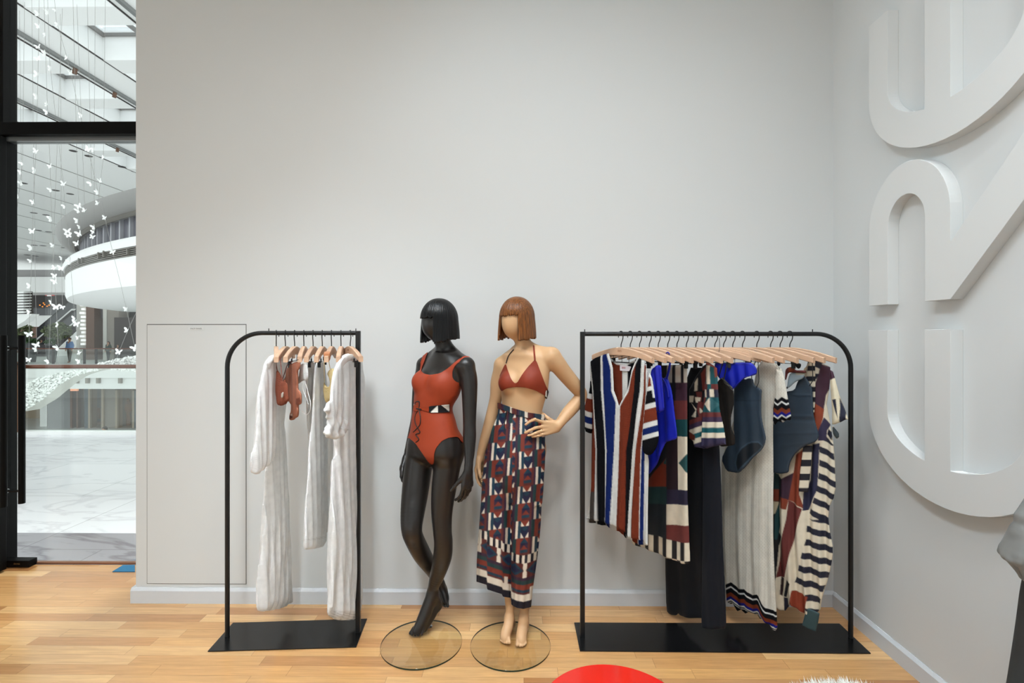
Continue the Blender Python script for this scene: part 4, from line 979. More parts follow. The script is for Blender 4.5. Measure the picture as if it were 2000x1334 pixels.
# -- printed robe at the right end
p, a = hpoint(('R', 17)); a2 = math.radians(-48)
g = garment('robe', ('R', 17), 'long printed robe of cream, plum and navy stripes, rightmost on the longer rail', 'robe', GR)
def robe_col(x, y):
    c = np.tile(np.array(lin(C_CREAM)), (len(x), 1)); put = lambda poly, q: c.__setitem__(poly_in(x, y, poly), lin(q))
    NV = (34,35,50)
    # lower part
    put(r6([(190,130),(240,90),(215,390),(245,490),(140,430),(170,250)]), (134,60,40)); put(r6([(90,290),(170,250),(140,430),(85,405)]), (60,38,54)); put(r6([(85,405),(140,430),(125,495),(85,480)]), (134,60,40))
    put(r6([(140,430),(232,490),(190,640),(150,780),(115,945),(60,945),(95,700),(125,560)]), C_MAROON)
    put(r6([(0,200),(95,290),(88,400),(78,480),(72,650),(95,672),(70,740),(60,945),(20,1140),(0,1140)]), (20,22,28)); put(r6([(35,250),(75,260),(75,360),(35,360)]), (22,52,56)); put(r6([(30,360),(75,360),(75,440),(30,440)]), (120,54,36)); put(r6([(30,440),(75,445),(50,520),(30,530)]), (190,178,150)); put(r6([(45,540),(75,450),(85,600),(60,700),(45,690)]), (22,64,68))
    put(r6([(300,60),(350,50),(335,360),(270,500),(235,500),(240,380),(285,300)]), (38,40,66))
    reg = poly_in(x, y, r6([(352,-30),(440,60),(460,350),(430,470),(450,800),(385,1000),(330,1200),(240,1150),(265,1010),(170,1000),(200,920),(215,850),(255,700),(262,560),(330,370),(345,240)]))
    s = (y-850)/.2926; xx = (x-1500)/.2926; sl = np.where(s < 560, -.55, -.28); ph = ((s+sl*(xx-350))+ (s < 560)*20) % 90
    c[reg & (ph < 42)] = lin(NV)
    put(r6([(165,1030),(272,1070),(245,1205),(150,1120)]), (134,56,36)); put(r6([(130,960),(155,985),(125,1080),(105,1075)]), (22,22,28)); put(r6([(85,945),(112,950),(95,1075),(80,1060)]), (40,22,28)); put(r6([(105,1080),(135,1085),(140,1180),(110,1180)]), (36,36,50))
    # upper part
    put(r9([(630,430),(760,470),(800,600),(740,625),(735,720),(690,800),(665,965),(560,890),(555,700),(600,560)]), (66,38,54)); put(r9([(540,890),(560,888),(668,965),(655,1080),(600,1230),(540,1000)]), (140,62,38))
    put(r9([(560,375),(650,420),(625,490),(560,460)]), NV); put(r9([(555,540),(610,545),(580,610),(555,600)]), NV)
    put(r9([(668,1060),(748,1150),(700,1220),(690,1334),(600,1334),(600,1220),(655,1090)]), (52,46,72)); put(r9([(720,1200),(770,1240),(765,1334),(700,1260)]), NV)
    return c
panel('body', [(1583,706),(1592,701),(1604,705),(1609,711),(1622,717),(1622,735),(1620,760),(1614,790),(1622,830),(1626,850),(1629,868),(1632,910),(1633,952),(1629,972),(1621,988),(1618,1010),(1622,1040),(1627,1065),(1627,1084),(1621,1115),(1613,1143),(1603,1190),(1597,1196),(1572,1201),(1562,1196),(1545,1178),(1533,1194),(1525,1192),(1516,1181),(1508,1150),(1508,1000),(1512,900),(1540,800),(1570,720)], p, a2, robe_col, M_silk, g, thick=.008, edge=.016, off=-.004, folds=[(.012,.075,.4,.05,.5),(.005,.035,.2,.0,.7)], round_=0)
panel('hem_facing', r6([(258,1152),(300,1166),(345,1188),(335,1250),(320,1310),(275,1295),(228,1268),(245,1200)]), p, a2, const((48,70,74)), M_silk, g, thick=.006, off=.012, round_=0)
def placket(x, y):
    c = np.tile(np.array(lin(C_CREAM)), (len(x), 1)); k = ((y-704) % 21) < 10; k = np.where(y < 800, ((y-714.5) % 20.4) < 10, ((y-870) % 27.5) < 13); c[k] = lin((28,28,38)); return c
panel('front_band', r9([(488,378),(556,378),(562,640),(558,900),(548,1010),(530,1000),(526,760),(480,640),(450,600)]), p, a2, placket, M_silk, g, thick=.004, off=.014, round_=0)
panel('belt_end', r6([(236,68),(296,68),(286,220),(268,381),(204,375),(214,240)]), p, a2, placket, M_silk, g, thick=.005, off=.030, round_=0)
panel('collar_band', r9([(485,360),(560,375),(560,400),(500,398),(470,470),(450,480)]), p, a2, paint((40,36,46), [(r9([(440,470),(500,395),(480,480)]), (214,202,180))]), M_silk, g, thick=.004, off=.012, round_=0)
def rsl(x, y):
    c = np.tile(np.array(lin((226,214,186))), (len(x), 1)); put = lambda poly, q: c.__setitem__(poly_in(x, y, poly), lin(q))
    put(r9([(730,400),(800,500),(800,592),(735,622)]), (66,38,54)); put(r9([(765,852),(815,840),(838,1075)]), (38,40,58)); put(r9([(850,825),(930,1010),(925,1085),(850,1118),(862,950)]), (38,40,58)); put(r9([(920,1088),(850,1110),(860,1125),(930,1100)]), (22,22,26)); return c
panel('sleeve', r9([(735,500),(770,520),(792,590),(825,710),(855,830),(925,1005),(945,1060),(955,1083),(905,1095),(860,1120),(800,1142),(755,1150),(757,1000),(742,800),(733,640)]), p, a2, rsl, M_silk, g, thick=.013, edge=.04, off=.030, folds=[(.005,.05,.5,.0,.5)], round_=0)
panel('sleeve_lining', r9([(758,1150),(800,1200),(840,1250),(845,1290),(820,1320),(790,1300),(765,1240)]), p, a2, paint(C_CREAM, [(r9([(765,1180),(800,1160),(845,1250),(845,1300),(815,1315),(775,1260)]), (48,58,62))]), M_silk, g, thick=.008, off=.018)
strap('hang_cord', r9([(425,275),(460,285),(535,297),(540,310),(540,400)]), p, a2, M_blackcord, g, .0012, off=.0)
# ------------------------------------------------------------------ display mannequins
from mathutils.bvhtree import BVHTree
nrm = lambda v: np.asarray(v, float)/np.linalg.norm(v)
def rot(v, axis, a):
    axis = nrm(axis); v = np.asarray(v, float)
    return v*math.cos(a)+np.cross(axis, v)*math.sin(a)+axis*(axis@v)*(1-math.cos(a))
def limb(S, L, k=.02, n=5): S.tubechain([P(x, y, Y) for x, y, Y, r in L], [r for *_, r in L], k, n)
def hand(S, wrist, d, n, s, L=.165, curl=(.3, .45, .35), spread=.05, thumb=.75, tcurl=.25, curls=None):
    """wrist point, d along the hand, n the way the palm faces, s the thumb side"""
    d, n = nrm(d), nrm(n); s = nrm(s-(s@d)*d); n = nrm(np.cross(d, s)) if np.cross(d, s)@n > 0 else -nrm(np.cross(d, s))
    pl = L*.50; wr = .0165
    kn = []
    for i, (o, l) in enumerate(((.026, .98), (.009, 1.02), (-.008, .98), (-.024, .90))):
        b = wrist+s*o*.55+d*.012; k_ = wrist+d*pl*l+s*o-n*(.004 if i in (1, 2) else .001)
        S.cone(b, k_, .0135, .0105, .010); kn.append(k_)
    S.cone(wrist-d*.02, wrist+d*.02, wr, .0165, .012)
    S.cone(kn[0]-d*.012, kn[3]-d*.012, .009, .008, .008)
    lens = [(.040, .025, .020), (.045, .028, .021), (.041, .026, .020), (.031, .020, .018)]
    for i in range(4):
        c = curls[i] if curls else curl; p = kn[i]; ax = np.cross(d, n); dd = rot(d, n, 0); ang = 0; dd = nrm(d+s*spread*(1.5-i)*.9)
        r0 = .0088-.0004*i-(.0008 if i == 3 else 0)
        for j in range(3):
            ang += c[j]; v = nrm(dd*math.cos(ang)+n*math.sin(ang)); q = p+v*lens[i][j]*(L/.165)
            S.cone(p, q, r0-.0007*j, r0-.0007*(j+1), .0035, .03); p = q
    # thumb: leaves the side of the palm near its base
    b = wrist+d*.022+s*.016+n*.004; m = b+nrm(d*math.cos(thumb)+s*math.sin(thumb)+n*.35)*.042*(L/.165)
    S.cone(b, m, .0135, .0105, .008)
    v = nrm(d*math.cos(thumb-tcurl)+s*math.sin(thumb-tcurl)+n*.45); q = m+v*.032*(L/.165); S.cone(m, q, .0102, .0088, .004)
    v = nrm(d*math.cos(thumb-2*tcurl)+s*math.sin(thumb-2*tcurl)+n*.5); S.cone(q, q+v*.024*(L/.165), .0088, .0066, .003)
def foot_toes(S, tips, bases, rs):
    for t, b, r in zip(tips, bases, rs): S.cone(b, (np.asarray(t)*.5+np.asarray(b)*.5)+np.array([0, 0, r*.5]), r*.80, r*.74, .003); S.cone((np.asarray(t)*.5+np.asarray(b)*.5)+np.array([0, 0, r*.5]), t, r*.74, r*.78, .0012, .03)
def rows_px(L, Y0, th):
    out = []
    for py, l, r, k in L:
        c = P((l+r)/2, py, Y0); w = (r-l)/2*Y0/F; a = w/math.sqrt(math.cos(th)**2+(k*math.sin(th))**2)
        out.append((c[2], c[0], c[1], a, a*k))
    return out
def skin_mesh(S, name, material, parent, iso=0.0, it=2):
    V, Q = S.nets(iso); V = relax(V, Q, it); o = mesh(name, V, Q, material, parent, True); return o, V, Q
def hair(name, c, th, a_l, a_f, top, hem, front_extra, fringe, phi0, material, parent, seed=1, jag=.006):
    """a straight bob: dome, fringe over the forehead, side curtains and back; c = head centre at brow level"""
    u = np.array([math.cos(th), -math.sin(th), 0]); f = np.array([-math.sin(th), -math.cos(th), 0]); R = np.random.default_rng(seed)
    mb = MB()
    def patch(p0, p1, endz, nphi):
        ph = np.linspace(p0, p1, nphi); nz = 34
        jg = np.repeat(R.normal(0, jag, nphi//3+2), 3)[:nphi]*.5+R.normal(0, jag*.3, nphi)
        strand = 1+.010*np.sin(ph*37+R.uniform(0, 6))*np.sin(ph*11)+R.normal(0, .0035, nphi)
        V = []
        for i, t in enumerate(np.linspace(0, 1, nz)):
            for j, p in enumerate(ph):
                ze = endz(p)+jg[j]
                # the dome down to brow level, then the straight fall
                long_ = ze < -.03; arc_share = .45 if long_ else 1.0; e1 = 0 if long_ else math.asin(max(min(ze/top, 1), -.3))
                if t <= arc_share:
                    e = PI/2+(e1-PI/2)*(t/arc_share); r = max(math.cos(e), 0)**.95; z = top*math.sin(e)
                else:
                    q = (t-arc_share)/(1-arc_share); z = q*ze; r = 1+.13*q-.05*q*q
                k = 1+(strand[j]-1)*min(1, t*2.2)
                rl = a_l*r*k; rf = a_f*r*k
                V.append(c+u*(rl*math.sin(p))+f*(rf*math.cos(p)-.006*(1-math.cos(p))*0)+np.array([0, 0, z]))
        F_ = [(i*nphi+j, i*nphi+j+1, (i+1)*nphi+j+1, (i+1)*nphi+j) for i in range(nz-1) for j in range(nphi-1)]
        mb.add(V, F_)
    patch(phi0, 2*PI-phi0, lambda p: hem-front_extra*max(0, math.cos(p))**.5 if math.cos(p) > 0 else hem+.006*(-math.cos(p)), 190)
    patch(-phi0-.12, phi0+.12, lambda p: fringe+.006*(p/phi0)**2, 90)
    o = mb.build(name, material, parent, smooth=True)
    s = o.modifiers.new('thickness', 'SOLIDIFY'); s.thickness = .011; s.offset = -1
    return o
def hair_mat(name, rgb, hi):
    m, nt, b = nodes_of(name); N, L = nt.nodes, nt.links
    tc = N.new('ShaderNodeTexCoord'); mp = N.new('ShaderNodeMapping'); mp.inputs['Scale'].default_value = (260, 260, 6); L.new(tc.outputs['Object'], mp.inputs[0])
    n = N.new('ShaderNodeTexNoise'); n.inputs['Scale'].default_value = 1; n.inputs['Detail'].default_value = 3; L.new(mp.outputs[0], n.inputs['Vector'])
    cr = N.new('ShaderNodeValToRGB'); cr.color_ramp.elements[0].position = .3; cr.color_ramp.elements[0].color = lin4(rgb); cr.color_ramp.elements[1].position = .75; cr.color_ramp.elements[1].color = lin4(hi)
    L.new(n.outputs['Fac'], cr.inputs[0]); L.new(cr.outputs[0], b.inputs['Base Color']); b.inputs['Roughness'].default_value = .36; b.inputs['Specular IOR Level'].default_value = .35; b.inputs['Anisotropic'].default_value = .7
    tg = N.new('ShaderNodeTangent'); tg.direction_type = 'RADIAL'; tg.axis = 'Z'; L.new(tg.outputs[0], b.inputs['Tangent'])
    bp = N.new('ShaderNodeBump'); bp.inputs['Strength'].default_value = .5; bp.inputs['Distance'].default_value = .002; L.new(n.outputs['Fac'], bp.inputs['Height']); L.new(bp.outputs[0], b.inputs['Normal'])
    return m
def glass_base(name, ctr_px, w_px, parent):
    c = PZ(*ctr_px, .006); r = w_px/2*c[1]/F
    mb = MB().lathe((c[0], c[1], 0), [(0, .0012), (r-.001, .0012), (r, .002), (r, .0095), (r-.001, .0105), (0, .0105)], 96)
    m = MATS.get('base_glass')
    if not m:
        m, nt, b = nodes_of('base_glass'); N, L = nt.nodes, nt.links
        tp = N.new('ShaderNodeBsdfTransparent'); tp.inputs[0].default_value = (.985, .992, .962, 1); g = N.new('ShaderNodeBsdfGlossy'); g.inputs['Roughness'].default_value = .03
        lw = N.new('ShaderNodeLayerWeight'); lw.inputs[0].default_value = .5; pw = N.new('ShaderNodeMath'); pw.operation = 'POWER'; L.new(lw.outputs['Facing'], pw.inputs[0]); pw.inputs[1].default_value = 4
        ma = N.new('ShaderNodeMath'); ma.operation = 'MULTIPLY_ADD'; L.new(pw.outputs[0], ma.inputs[0]); ma.inputs[1].default_value = .9; ma.inputs[2].default_value = .035
        mx = N.new('ShaderNodeMixShader'); L.new(ma.outputs[0], mx.inputs[0]); L.new(tp.outputs[0], mx.inputs[1]); L.new(g.outputs[0], mx.inputs[2]); L.new(mx.outputs[0], N['Material Output'].inputs[0]); N.remove(b); MATS['base_glass'] = m
    mb.build('glass_disc', m, parent, smooth=True)
    # the polished green edge
    MB().lathe((c[0], c[1], 0), [(r+.0002, .0022), (r+.0006, .004), (r+.0006, .008), (r+.0002, .0095)], 96).build('disc_edge', mat('glass_edge', (26, 44, 34), rough=.15), parent, smooth=True)
    return c, r
def ray_on(bvh, px, py, off):
    d = nrm(ray(px, py)); h = bvh.ray_cast(Vector((0, 0, CAMH)), Vector(d))
    if h[0] is None: return None
    return np.array(h[0])-d*off
H = .0031
# ================= the dark mannequin in the rust swimsuit
M_dark = mat('dark_mannequin_skin', (32, 28, 26), rough=.34, spec=.5)
th = math.radians(45); u1 = np.array([math.cos(th), -math.sin(th), 0]); f1 = np.array([-math.sin(th), -math.cos(th), 0])
root = empty('mannequin', PZ(823, 1256, 0), 'dark charcoal mannequin with a black bob in a rust swimsuit, on a glass disc', 'mannequin')
lo = np.array([-.72, 2.33, .0]); hi = np.array([-.14, 2.885, 1.78])
Y1 = 2.60
def torso1(S, legs=True):
    S.trunk(rows_px([(688,846,892,.75),(697,836,902,.55),(708,826,907,.48),(725,819,904,.55),(745,814,904,.63),(770,808,897,.66),(795,807,884,.70),(820,803,890,.69),(850,799,898,.68),(872,798,902,.70),(886,801,900,.68),(898,815,888,.60),(909,834,868,.45)], Y1, th), u1, f1, k=.02)
    for px, py, Y, r in ((823,746,2.590,.050),(859,750,2.518,.051)):
        S.ell(P(px, py, Y), (r*.95, r*.9, r), np.stack([u1, f1, [0, 0, 1]]), k=.035)
    c = P(852, 880, Y1)
    for sgn in (-1, 1): S.ell(c-f1*.055+u1*sgn*.055, (.07, .065, .08), np.stack([u1, f1, [0, 0, 1]]), k=.03)
    if legs:
        limb(S, [(876,872,2.565,.072),(874,905,2.555,.068),(867,955,2.55,.0625),(863,1000,2.545,.054),(864,1037,2.54,.0475),(866,1060,2.545,.047),(864,1088,2.565,.0475),(855,1121,2.60,.039),(847,1145,2.62,.029),(845,1160,2.625,.026)], k=.035)
        limb(S, [(824,872,2.645,.074),(818,905,2.64,.073),(811,960,2.61,.069),(806,1000,2.565,.061),(804,1030,2.535,.053),(808,1050,2.545,.049),(824,1082,2.63,.047),(843,1112,2.70,.036),(855,1133,2.745,.026),(859,1142,2.757,.024)], k=.035)
S = SDF(lo, hi, H); torso1(S)
# foot on tiptoe
limb(S, [(845,1156,2.625,.027),(838,1178,2.612,.031),(829,1202,2.598,.031),(819,1224,2.583,.027),(813,1232,2.575,.020)], k=.015)
limb(S, [(846,1160,2.628,.026),(853,1176,2.642,.026),(855,1183,2.645,.022)], k=.02); limb(S, [(853,1184,2.645,.020),(842,1204,2.625,.022),(828,1226,2.595,.022)], k=.02)
tp = [(801.5,1236.5,2.580,.0105),(805,1239,2.572,.0085),(811,1240.5,2.566,.0080),(817,1240.5,2.563,.0075),(824,1239,2.562,.0072)]
bs = [(813,1222,2.590),(816,1225,2.583),(820,1227,2.578),(824,1228,2.574),(829,1227,2.572)]
foot_toes(S, [P(a, b, c) for a, b, c, r in tp], [P(*q) for q in bs], [r for *_, r in tp])
# hanging foot
limb(S, [(858,1138,2.757,.024),(863,1152,2.752,.025),(868,1166,2.735,.025),(870,1174,2.72,.019)], k=.015); limb(S, [(859,1138,2.765,.022),(865,1148,2.79,.022),(869,1158,2.785,.018)], k=.015)
tp = [(874.5,1184,2.700,.0095),(870,1184.5,2.705,.0075),(867.5,1183.5,2.71,.0070),(865.5,1182,2.715,.0066),(864,1179,2.72,.0064)]
bs = [(873,1172,2.72),(870.5,1173,2.722),(868.5,1173,2.725),(866.5,1172,2.728),(865,1170,2.73)]
foot_toes(S, [P(a, b, c) for a, b, c, r in tp], [P(*q) for q in bs], [r for *_, r in tp])
# neck, shoulders, arms
limb(S, [(863,655,2.605,.042),(866,675,2.61,.042),(870,696,2.62,.050)], k=.025)
limb(S, [(874,683,2.635,.036),(892,698,2.58,.034),(910,712,2.515,.038)], k=.03); limb(S, [(860,686,2.65,.034),(843,698,2.68,.032),(829,711,2.70,.036)], k=.03)
limb(S, [(911,716,2.51,.041),(916,740,2.505,.0415),(917,770,2.50,.0385),(917,805,2.495,.034),(917,832,2.49,.032),(917,852,2.478,.0325),(917,880,2.462,.0265),(916,900,2.450,.0215),(915,916,2.442,.0195)], k=.025)
limb(S, [(829,714,2.70,.038),(821,745,2.725,.038),(817,780,2.745,.035),(815,812,2.755,.032),(808,845,2.745,.030),(800,872,2.73,.023),(797,885,2.725,.0195)], k=.025)
hand(S, P(914.5,918,2.440), [-.06, -.02, -1], -u1, f1, L=.168, curl=(.28,.42,.35), spread=.06, thumb=.62, tcurl=.08)
hand(S, P(796.5,888,2.722), [-.13, -.15, -1], u1, f1, L=.160, curl=(.35,.45,.3), spread=.03, thumb=.4, tcurl=.1)
# head: a smooth egg without features
thh = math.radians(52); uh = np.array([math.cos(thh), -math.sin(thh), 0]); fh = np.array([-math.sin(thh), -math.cos(thh), 0]); hc = P(858, 626, 2.605)
RH = np.stack([uh, fh, [0, 0, 1]])
S.ell(hc+np.array([0, 0, .015]), (.070, .088, .092), RH, k=.02); S.ell(hc+fh*.028+np.array([0, 0, -.030]), (.056, .062, .070), RH, k=.03)
body, V, Q = skin_mesh(S, 'body', M_dark, root, it=2)
hair('hair', hc+np.array([0, 0, .004]), thh, .088, .101, .112, -.103, .018, .006, math.radians(46), hair_mat('black_hair', (5, 5, 6), (20, 19, 20)), root, seed=3, jag=.004)
# swimsuit: a skin-tight layer over the torso
St = SDF(np.array([-.62, 2.38, .82]), np.array([-.2, 2.82, 1.52]), .0036); torso1(St); limb(St, [(874,683,2.635,.036),(892,698,2.58,.034),(910,712,2.515,.038)], k=.03); limb(St, [(860,686,2.65,.034),(843,698,2.68,.032),(829,711,2.70,.036)], k=.03)
limb(St, [(870,700,2.62,.045),(866,690,2.61,.042)], k=.025)
def to_px(V):
    d = V-np.array([0, 0, CAMH]); fx = d[:, 0]*CY_+d[:, 1]*SY_; fy = -d[:, 0]*SY_+d[:, 1]*CY_
    return CX+F*fx/fy, HY-F*d[:, 2]/fy
suit_poly = [(831,681),(838,681),(827,711),(822,724),(827,729.5),(840,733),(860,729.5),(877,718),(891,705),(908,695),(920,698),(903,704),(890,712.5),(883.5,725),(883.5,738),(889,745),(903,750),(945,753),(945,874),(903,866),(895,853),(877,854.5),(862.5,861.6),(852,875),(848,886),(848,905),(842,907),(836,900.5),(822,880.6),(811,864.5),(800,856),(765,851),(765,727),(811,729.6),(816,724),(824,703)]
def worn(S, iso, poly, zmin_px, zmax_px, centre, name, material, parent, colour=None, fold=None):
    V, Q = S.nets(iso); V = relax(V, Q, 2); T = quads_to_tris(Q); x, y = to_px(V)
    tow = nrm(np.array([-centre[0], -centre[1], 0])); front = ((V-centre) @ tow > -.004) | (y < 741)
    g = poly_sdf(np.stack([x, y], 1), poly)
    if zmax_px is None: gb = np.full(len(V), 1.)
    else: gb = np.maximum(zmax_px-y, y-np.interp(x, [800, 903], zmin_px)).astype(float)
    g = np.where(front, g, gb)
    x0 = np.stack([x, y], 1); V2, T2, e = clip_tri(V, T, g, x0)
    kw = {}
    if colour is not None: kw['dye'] = colour(e[:, 0], e[:, 1])
    o = mesh(name, V2, T2, material, parent, True, **kw)
    s = o.modifiers.new('thickness', 'SOLIDIFY'); s.thickness = .0022; s.offset = 1
    return o, V2, T2
M_rust = mat('rust_swim', (150, 56, 27), rough=.55, spec=.35, bump=.04, bscale=1200)
suit, SV, ST = worn(St, .0020, smooth_poly(suit_poly, it=2), (856, 867), 752, P(852, 800, Y1), 'swimsuit', M_rust, root)
bv = BVHTree.FromPolygons([tuple(v) for v in SV], [tuple(map(int, t)) for t in ST])
def belt_col(x, y):
    c = np.tile(np.array(lin((150,56,27))), (len(x), 1)); put = lambda poly, q: c.__setitem__(poly_in(x, y, poly), lin(q))
    put([(838,790),(880,788),(880,808),(838,808)], (22,22,26)); put([(841,806),(855,792),(855,806)], (226,222,212)); put([(862,791),(877,790),(877,804)], (226,222,212)); put([(806,784),(810,790),(806,796)], (226,222,212)); return c
worn(St, .0055, [(804,785),(812,791),(822,797),(835,795),(842,793),(878,790),(878,805.5),(842,806.5),(832,803),(822,800),(812,804),(804,800)], None, None, P(852, 800, Y1), 'belt', cloth_mat('belt_cloth', rough=.6), root, colour=belt_col)
def cord(name, L, m, r=.0022, off=.007, parent=None, bvh=bv, n=6):
    q = [ray_on(bvh, x, y, off) for x, y in L]; q = [a for a in q if a is not None]
    return MB().tube(spline(q, n), r, 8).build(name, m, parent, smooth=True)
cord('cord', [(818,799),(812,793),(811,787),(815,784),(819,786),(818,799)], M_blackcord, .0026, .008, root); cord('cord', [(818,799),(810,793),(806,787)], M_blackcord, .0026, .008, root)
cord('cord', [(818,799),(821,815),(820,829),(813,838),(807,844)], M_blackcord, .0026, .007, root); cord('cord', [(818,799),(811,812),(811,826),(817,838),(820,845),(812,849),(818,858),(812,864)], M_blackcord, .0026, .007, root)
cord('knot', [(814,798),(818,799),(823,800)], M_blackcord, .0045, .007, root)
# glass base with its chrome foot spigot
glass_base('glass_base', (823.5, 1256), 157, root)
sp = PZ(837.5, 1224, .0105)
MB().lathe(sp, [(0, 0), (.019, 0), (.019, .003), (.008, .006), (.0075, .028), (0, .028)], 24).build('spigot', M_chrome, root, smooth=True); MB().tube([sp+[0, 0, .02], P(836,1198,2.64)], .005, 10).build('spigot_rod', M_chrome, root, smooth=True)

# ================= the tan mannequin in the printed trousers
M_tan = mat('tan_mannequin_skin', (206, 164, 122), rough=.45, spec=.4)
th2 = math.radians(32); u2 = np.array([math.cos(th2), -math.sin(th2), 0]); f2 = np.array([-math.sin(th2), -math.cos(th2), 0])
root2 = empty('mannequin', PZ(997, 1259, 0), 'tan mannequin with a copper bob, rust bikini top and printed trousers, hand on hip', 'mannequin')
Y2 = 2.615
def torso2(S):
    S.trunk(rows_px([(682,1000,1046,.8),(692,988,1062,.58),(705,983,1071,.5),(725,978,1072,.56),(745,977,1071,.64),(766,978,1068,.66),(790,980,1061,.70),(806,977,1058,.72),(825,972,1061,.72),(850,965,1062,.72),(875,961,1061,.74),(900,963,1058,.76)], Y2, th2), u2, f2, k=.02)
    for px, py, Y, r in ((993,748,2.575,.050),(1032,746,2.535,.050)): S.ell(P(px, py, Y), (r*.98, r*.88, r), np.stack([u2, f2, [0, 0, 1]]), k=.032)
    c = P(1014, 880, Y2)
    for sgn in (-1, 1): S.ell(c-f2*.05+u2*sgn*.055, (.068, .06, .075), np.stack([u2, f2, [0, 0, 1]]), k=.03)
S = SDF(np.array([-.30, 2.38, .0]), np.array([.46, 2.86, 1.78]), H); torso2(S)
limb(S, [(990,875,2.63,.066),(985,940,2.62,.058),(981,1035,2.61,.040),(983,1090,2.615,.036),(993,1145,2.612,.029),(996,1190,2.598,.0225),(994.5,1207,2.592,.0215)], k=.02)
limb(S, [(1038,875,2.60,.066),(1034,940,2.585,.058),(1029,1035,2.585,.040),(1027,1090,2.592,.036),(1025,1160,2.602,.030),(1024,1195,2.590,.0235),(1022.5,1210,2.580,.022)], k=.02)
for (an, ht, bl, tps, bss) in (
    ((994.5,1205,2.592), (998,1219,2.632), (987,1245,2.528), [(994.5,1254.5,2.500),(990,1255.5,2.502),(985.5,1255,2.507),(981.5,1253.5,2.513),(978,1251,2.520)], [(993,1243,2.53),(989.5,1244,2.53),(986,1244,2.533),(983,1243,2.537),(980.5,1241,2.542)]),
    ((1022.5,1208,2.580), (1025,1223,2.622), (1018,1251,2.512), [(1010,1259.5,2.490),(1015.5,1261,2.486),(1020,1261,2.487),(1024,1259.5,2.492),(1027,1256.5,2.499)], [(1011.5,1248,2.515),(1015.5,1249,2.513),(1019,1249.5,2.513),(1022.5,1248.5,2.516),(1025.5,1246,2.521)])):
    limb(S, [(*an, .0215),(an[0]-2,an[1]+17,2.565,.0255),(bl[0],bl[1]-7,bl[2]+.012,.0255),(*bl, .021)], k=.015)
    limb(S, [(*an, .021),(ht[0],ht[1]-6,ht[2]-.006,.0225),(*ht, .019)], k=.015); limb(S, [(*ht, .018),((ht[0]+bl[0])/2,(ht[1]+bl[1])/2+3,(ht[2]+bl[2])/2,.018),(*bl, .018)], k=.015)
    rr = [.0105,.0085,.008,.0075,.007]
    foot_toes(S, [P(*q) for q in tps], [P(*q) for q in bss], rr)
limb(S, [(1018,652,2.605,.040),(1021,670,2.612,.041),(1024,690,2.625,.050)], k=.025)
limb(S, [(1030,680,2.64,.036),(1052,688,2.60,.036),(1076,695,2.565,.043)], k=.03); limb(S, [(1014,684,2.655,.034),(997,697,2.675,.032),(981,711,2.69,.037)], k=.03)
limb(S, [(1078,696,2.56,.0435),(1088,710,2.570,.0445),(1100,726,2.588,.042),(1120,750,2.615,.038),(1133,766,2.636,.034),(1134,775,2.640,.0325),(1127,786,2.628,.034),(1112,803,2.595,.033),(1099,819,2.562,.027),(1090,831,2.542,.0235)], k=.02, n=6)
limb(S, [(980,714,2.69,.038),(972,745,2.705,.0375),(969,775,2.715,.034),(963,800,2.715,.032),(954,835,2.698,.0305),(944,868,2.68,.025),(939,888,2.67,.0195)], k=.025)
hand(S, P(938.5,891,2.668), [-.08, -.1, -1], u2, f2, L=.15, curl=(.25,.3,.25), spread=.02, thumb=.35, tcurl=.1)
# hand on the hip: fingers forward over the trousers, thumb behind the waist
w0 = P(1089,832,2.540); kn_ = [P(1061,825,2.508), P(1059,833.5,2.504), P(1061,841,2.505), P(1066,847,2.510)]
for b_, k_ in zip([P(1086,827,2.54),P(1086,831,2.538),P(1087,835,2.538),P(1088,839,2.54)], kn_): S.cone(b_, k_, .0150, .0105, .010)
tips = [[(1044,819,2.478),(1035,823,2.468),(1027,829,2.464)],[(1045,836,2.476),(1034,841,2.464),(1026,845,2.460)],[(1050,844,2.478),(1040,848.5,2.466),(1032,850.5,2.463)],[(1055,850,2.484),(1046,852,2.474),(1039.5,853,2.470)]]
for k_, L_, r0 in zip(kn_, tips, (.0086,.0088,.0084,.0076)):
    p_ = k_
    for j, q_ in enumerate(L_): q_ = P(*q_); S.cone(p_, q_, r0-.0008*j, r0-.0008*(j+1), .0035, .03); p_ = q_
S.cone(P(1084,826,2.552), P(1071,818,2.560), .0125, .0105, .008); S.cone(P(1071,818,2.560), P(1063,811,2.575), .0102, .0088, .004); S.cone(P(1063,811,2.575), P(1058,806,2.592), .0088, .0068, .003)
hh = math.radians(36); uh = np.array([math.cos(hh), -math.sin(hh), 0]); fh = np.array([-math.sin(hh), -math.cos(hh), 0]); hc2 = P(1010, 622, 2.605); RH = np.stack([uh, fh, [0, 0, 1]])
S.ell(hc2+np.array([0, 0, .015]), (.069, .088, .092), RH, k=.02); S.ell(hc2+fh*.028+np.array([0, 0, -.034]), (.056, .062, .072), RH, k=.03)
body2, V, Q = skin_mesh(S, 'body', M_tan, root2)
hair('hair', hc2+np.array([0, 0, .004]), hh, .088, .101, .110, -.106, .012, .008, math.radians(43), hair_mat('copper_hair', (62, 34, 14), (158, 96, 46)), root2, seed=5, jag=.006)
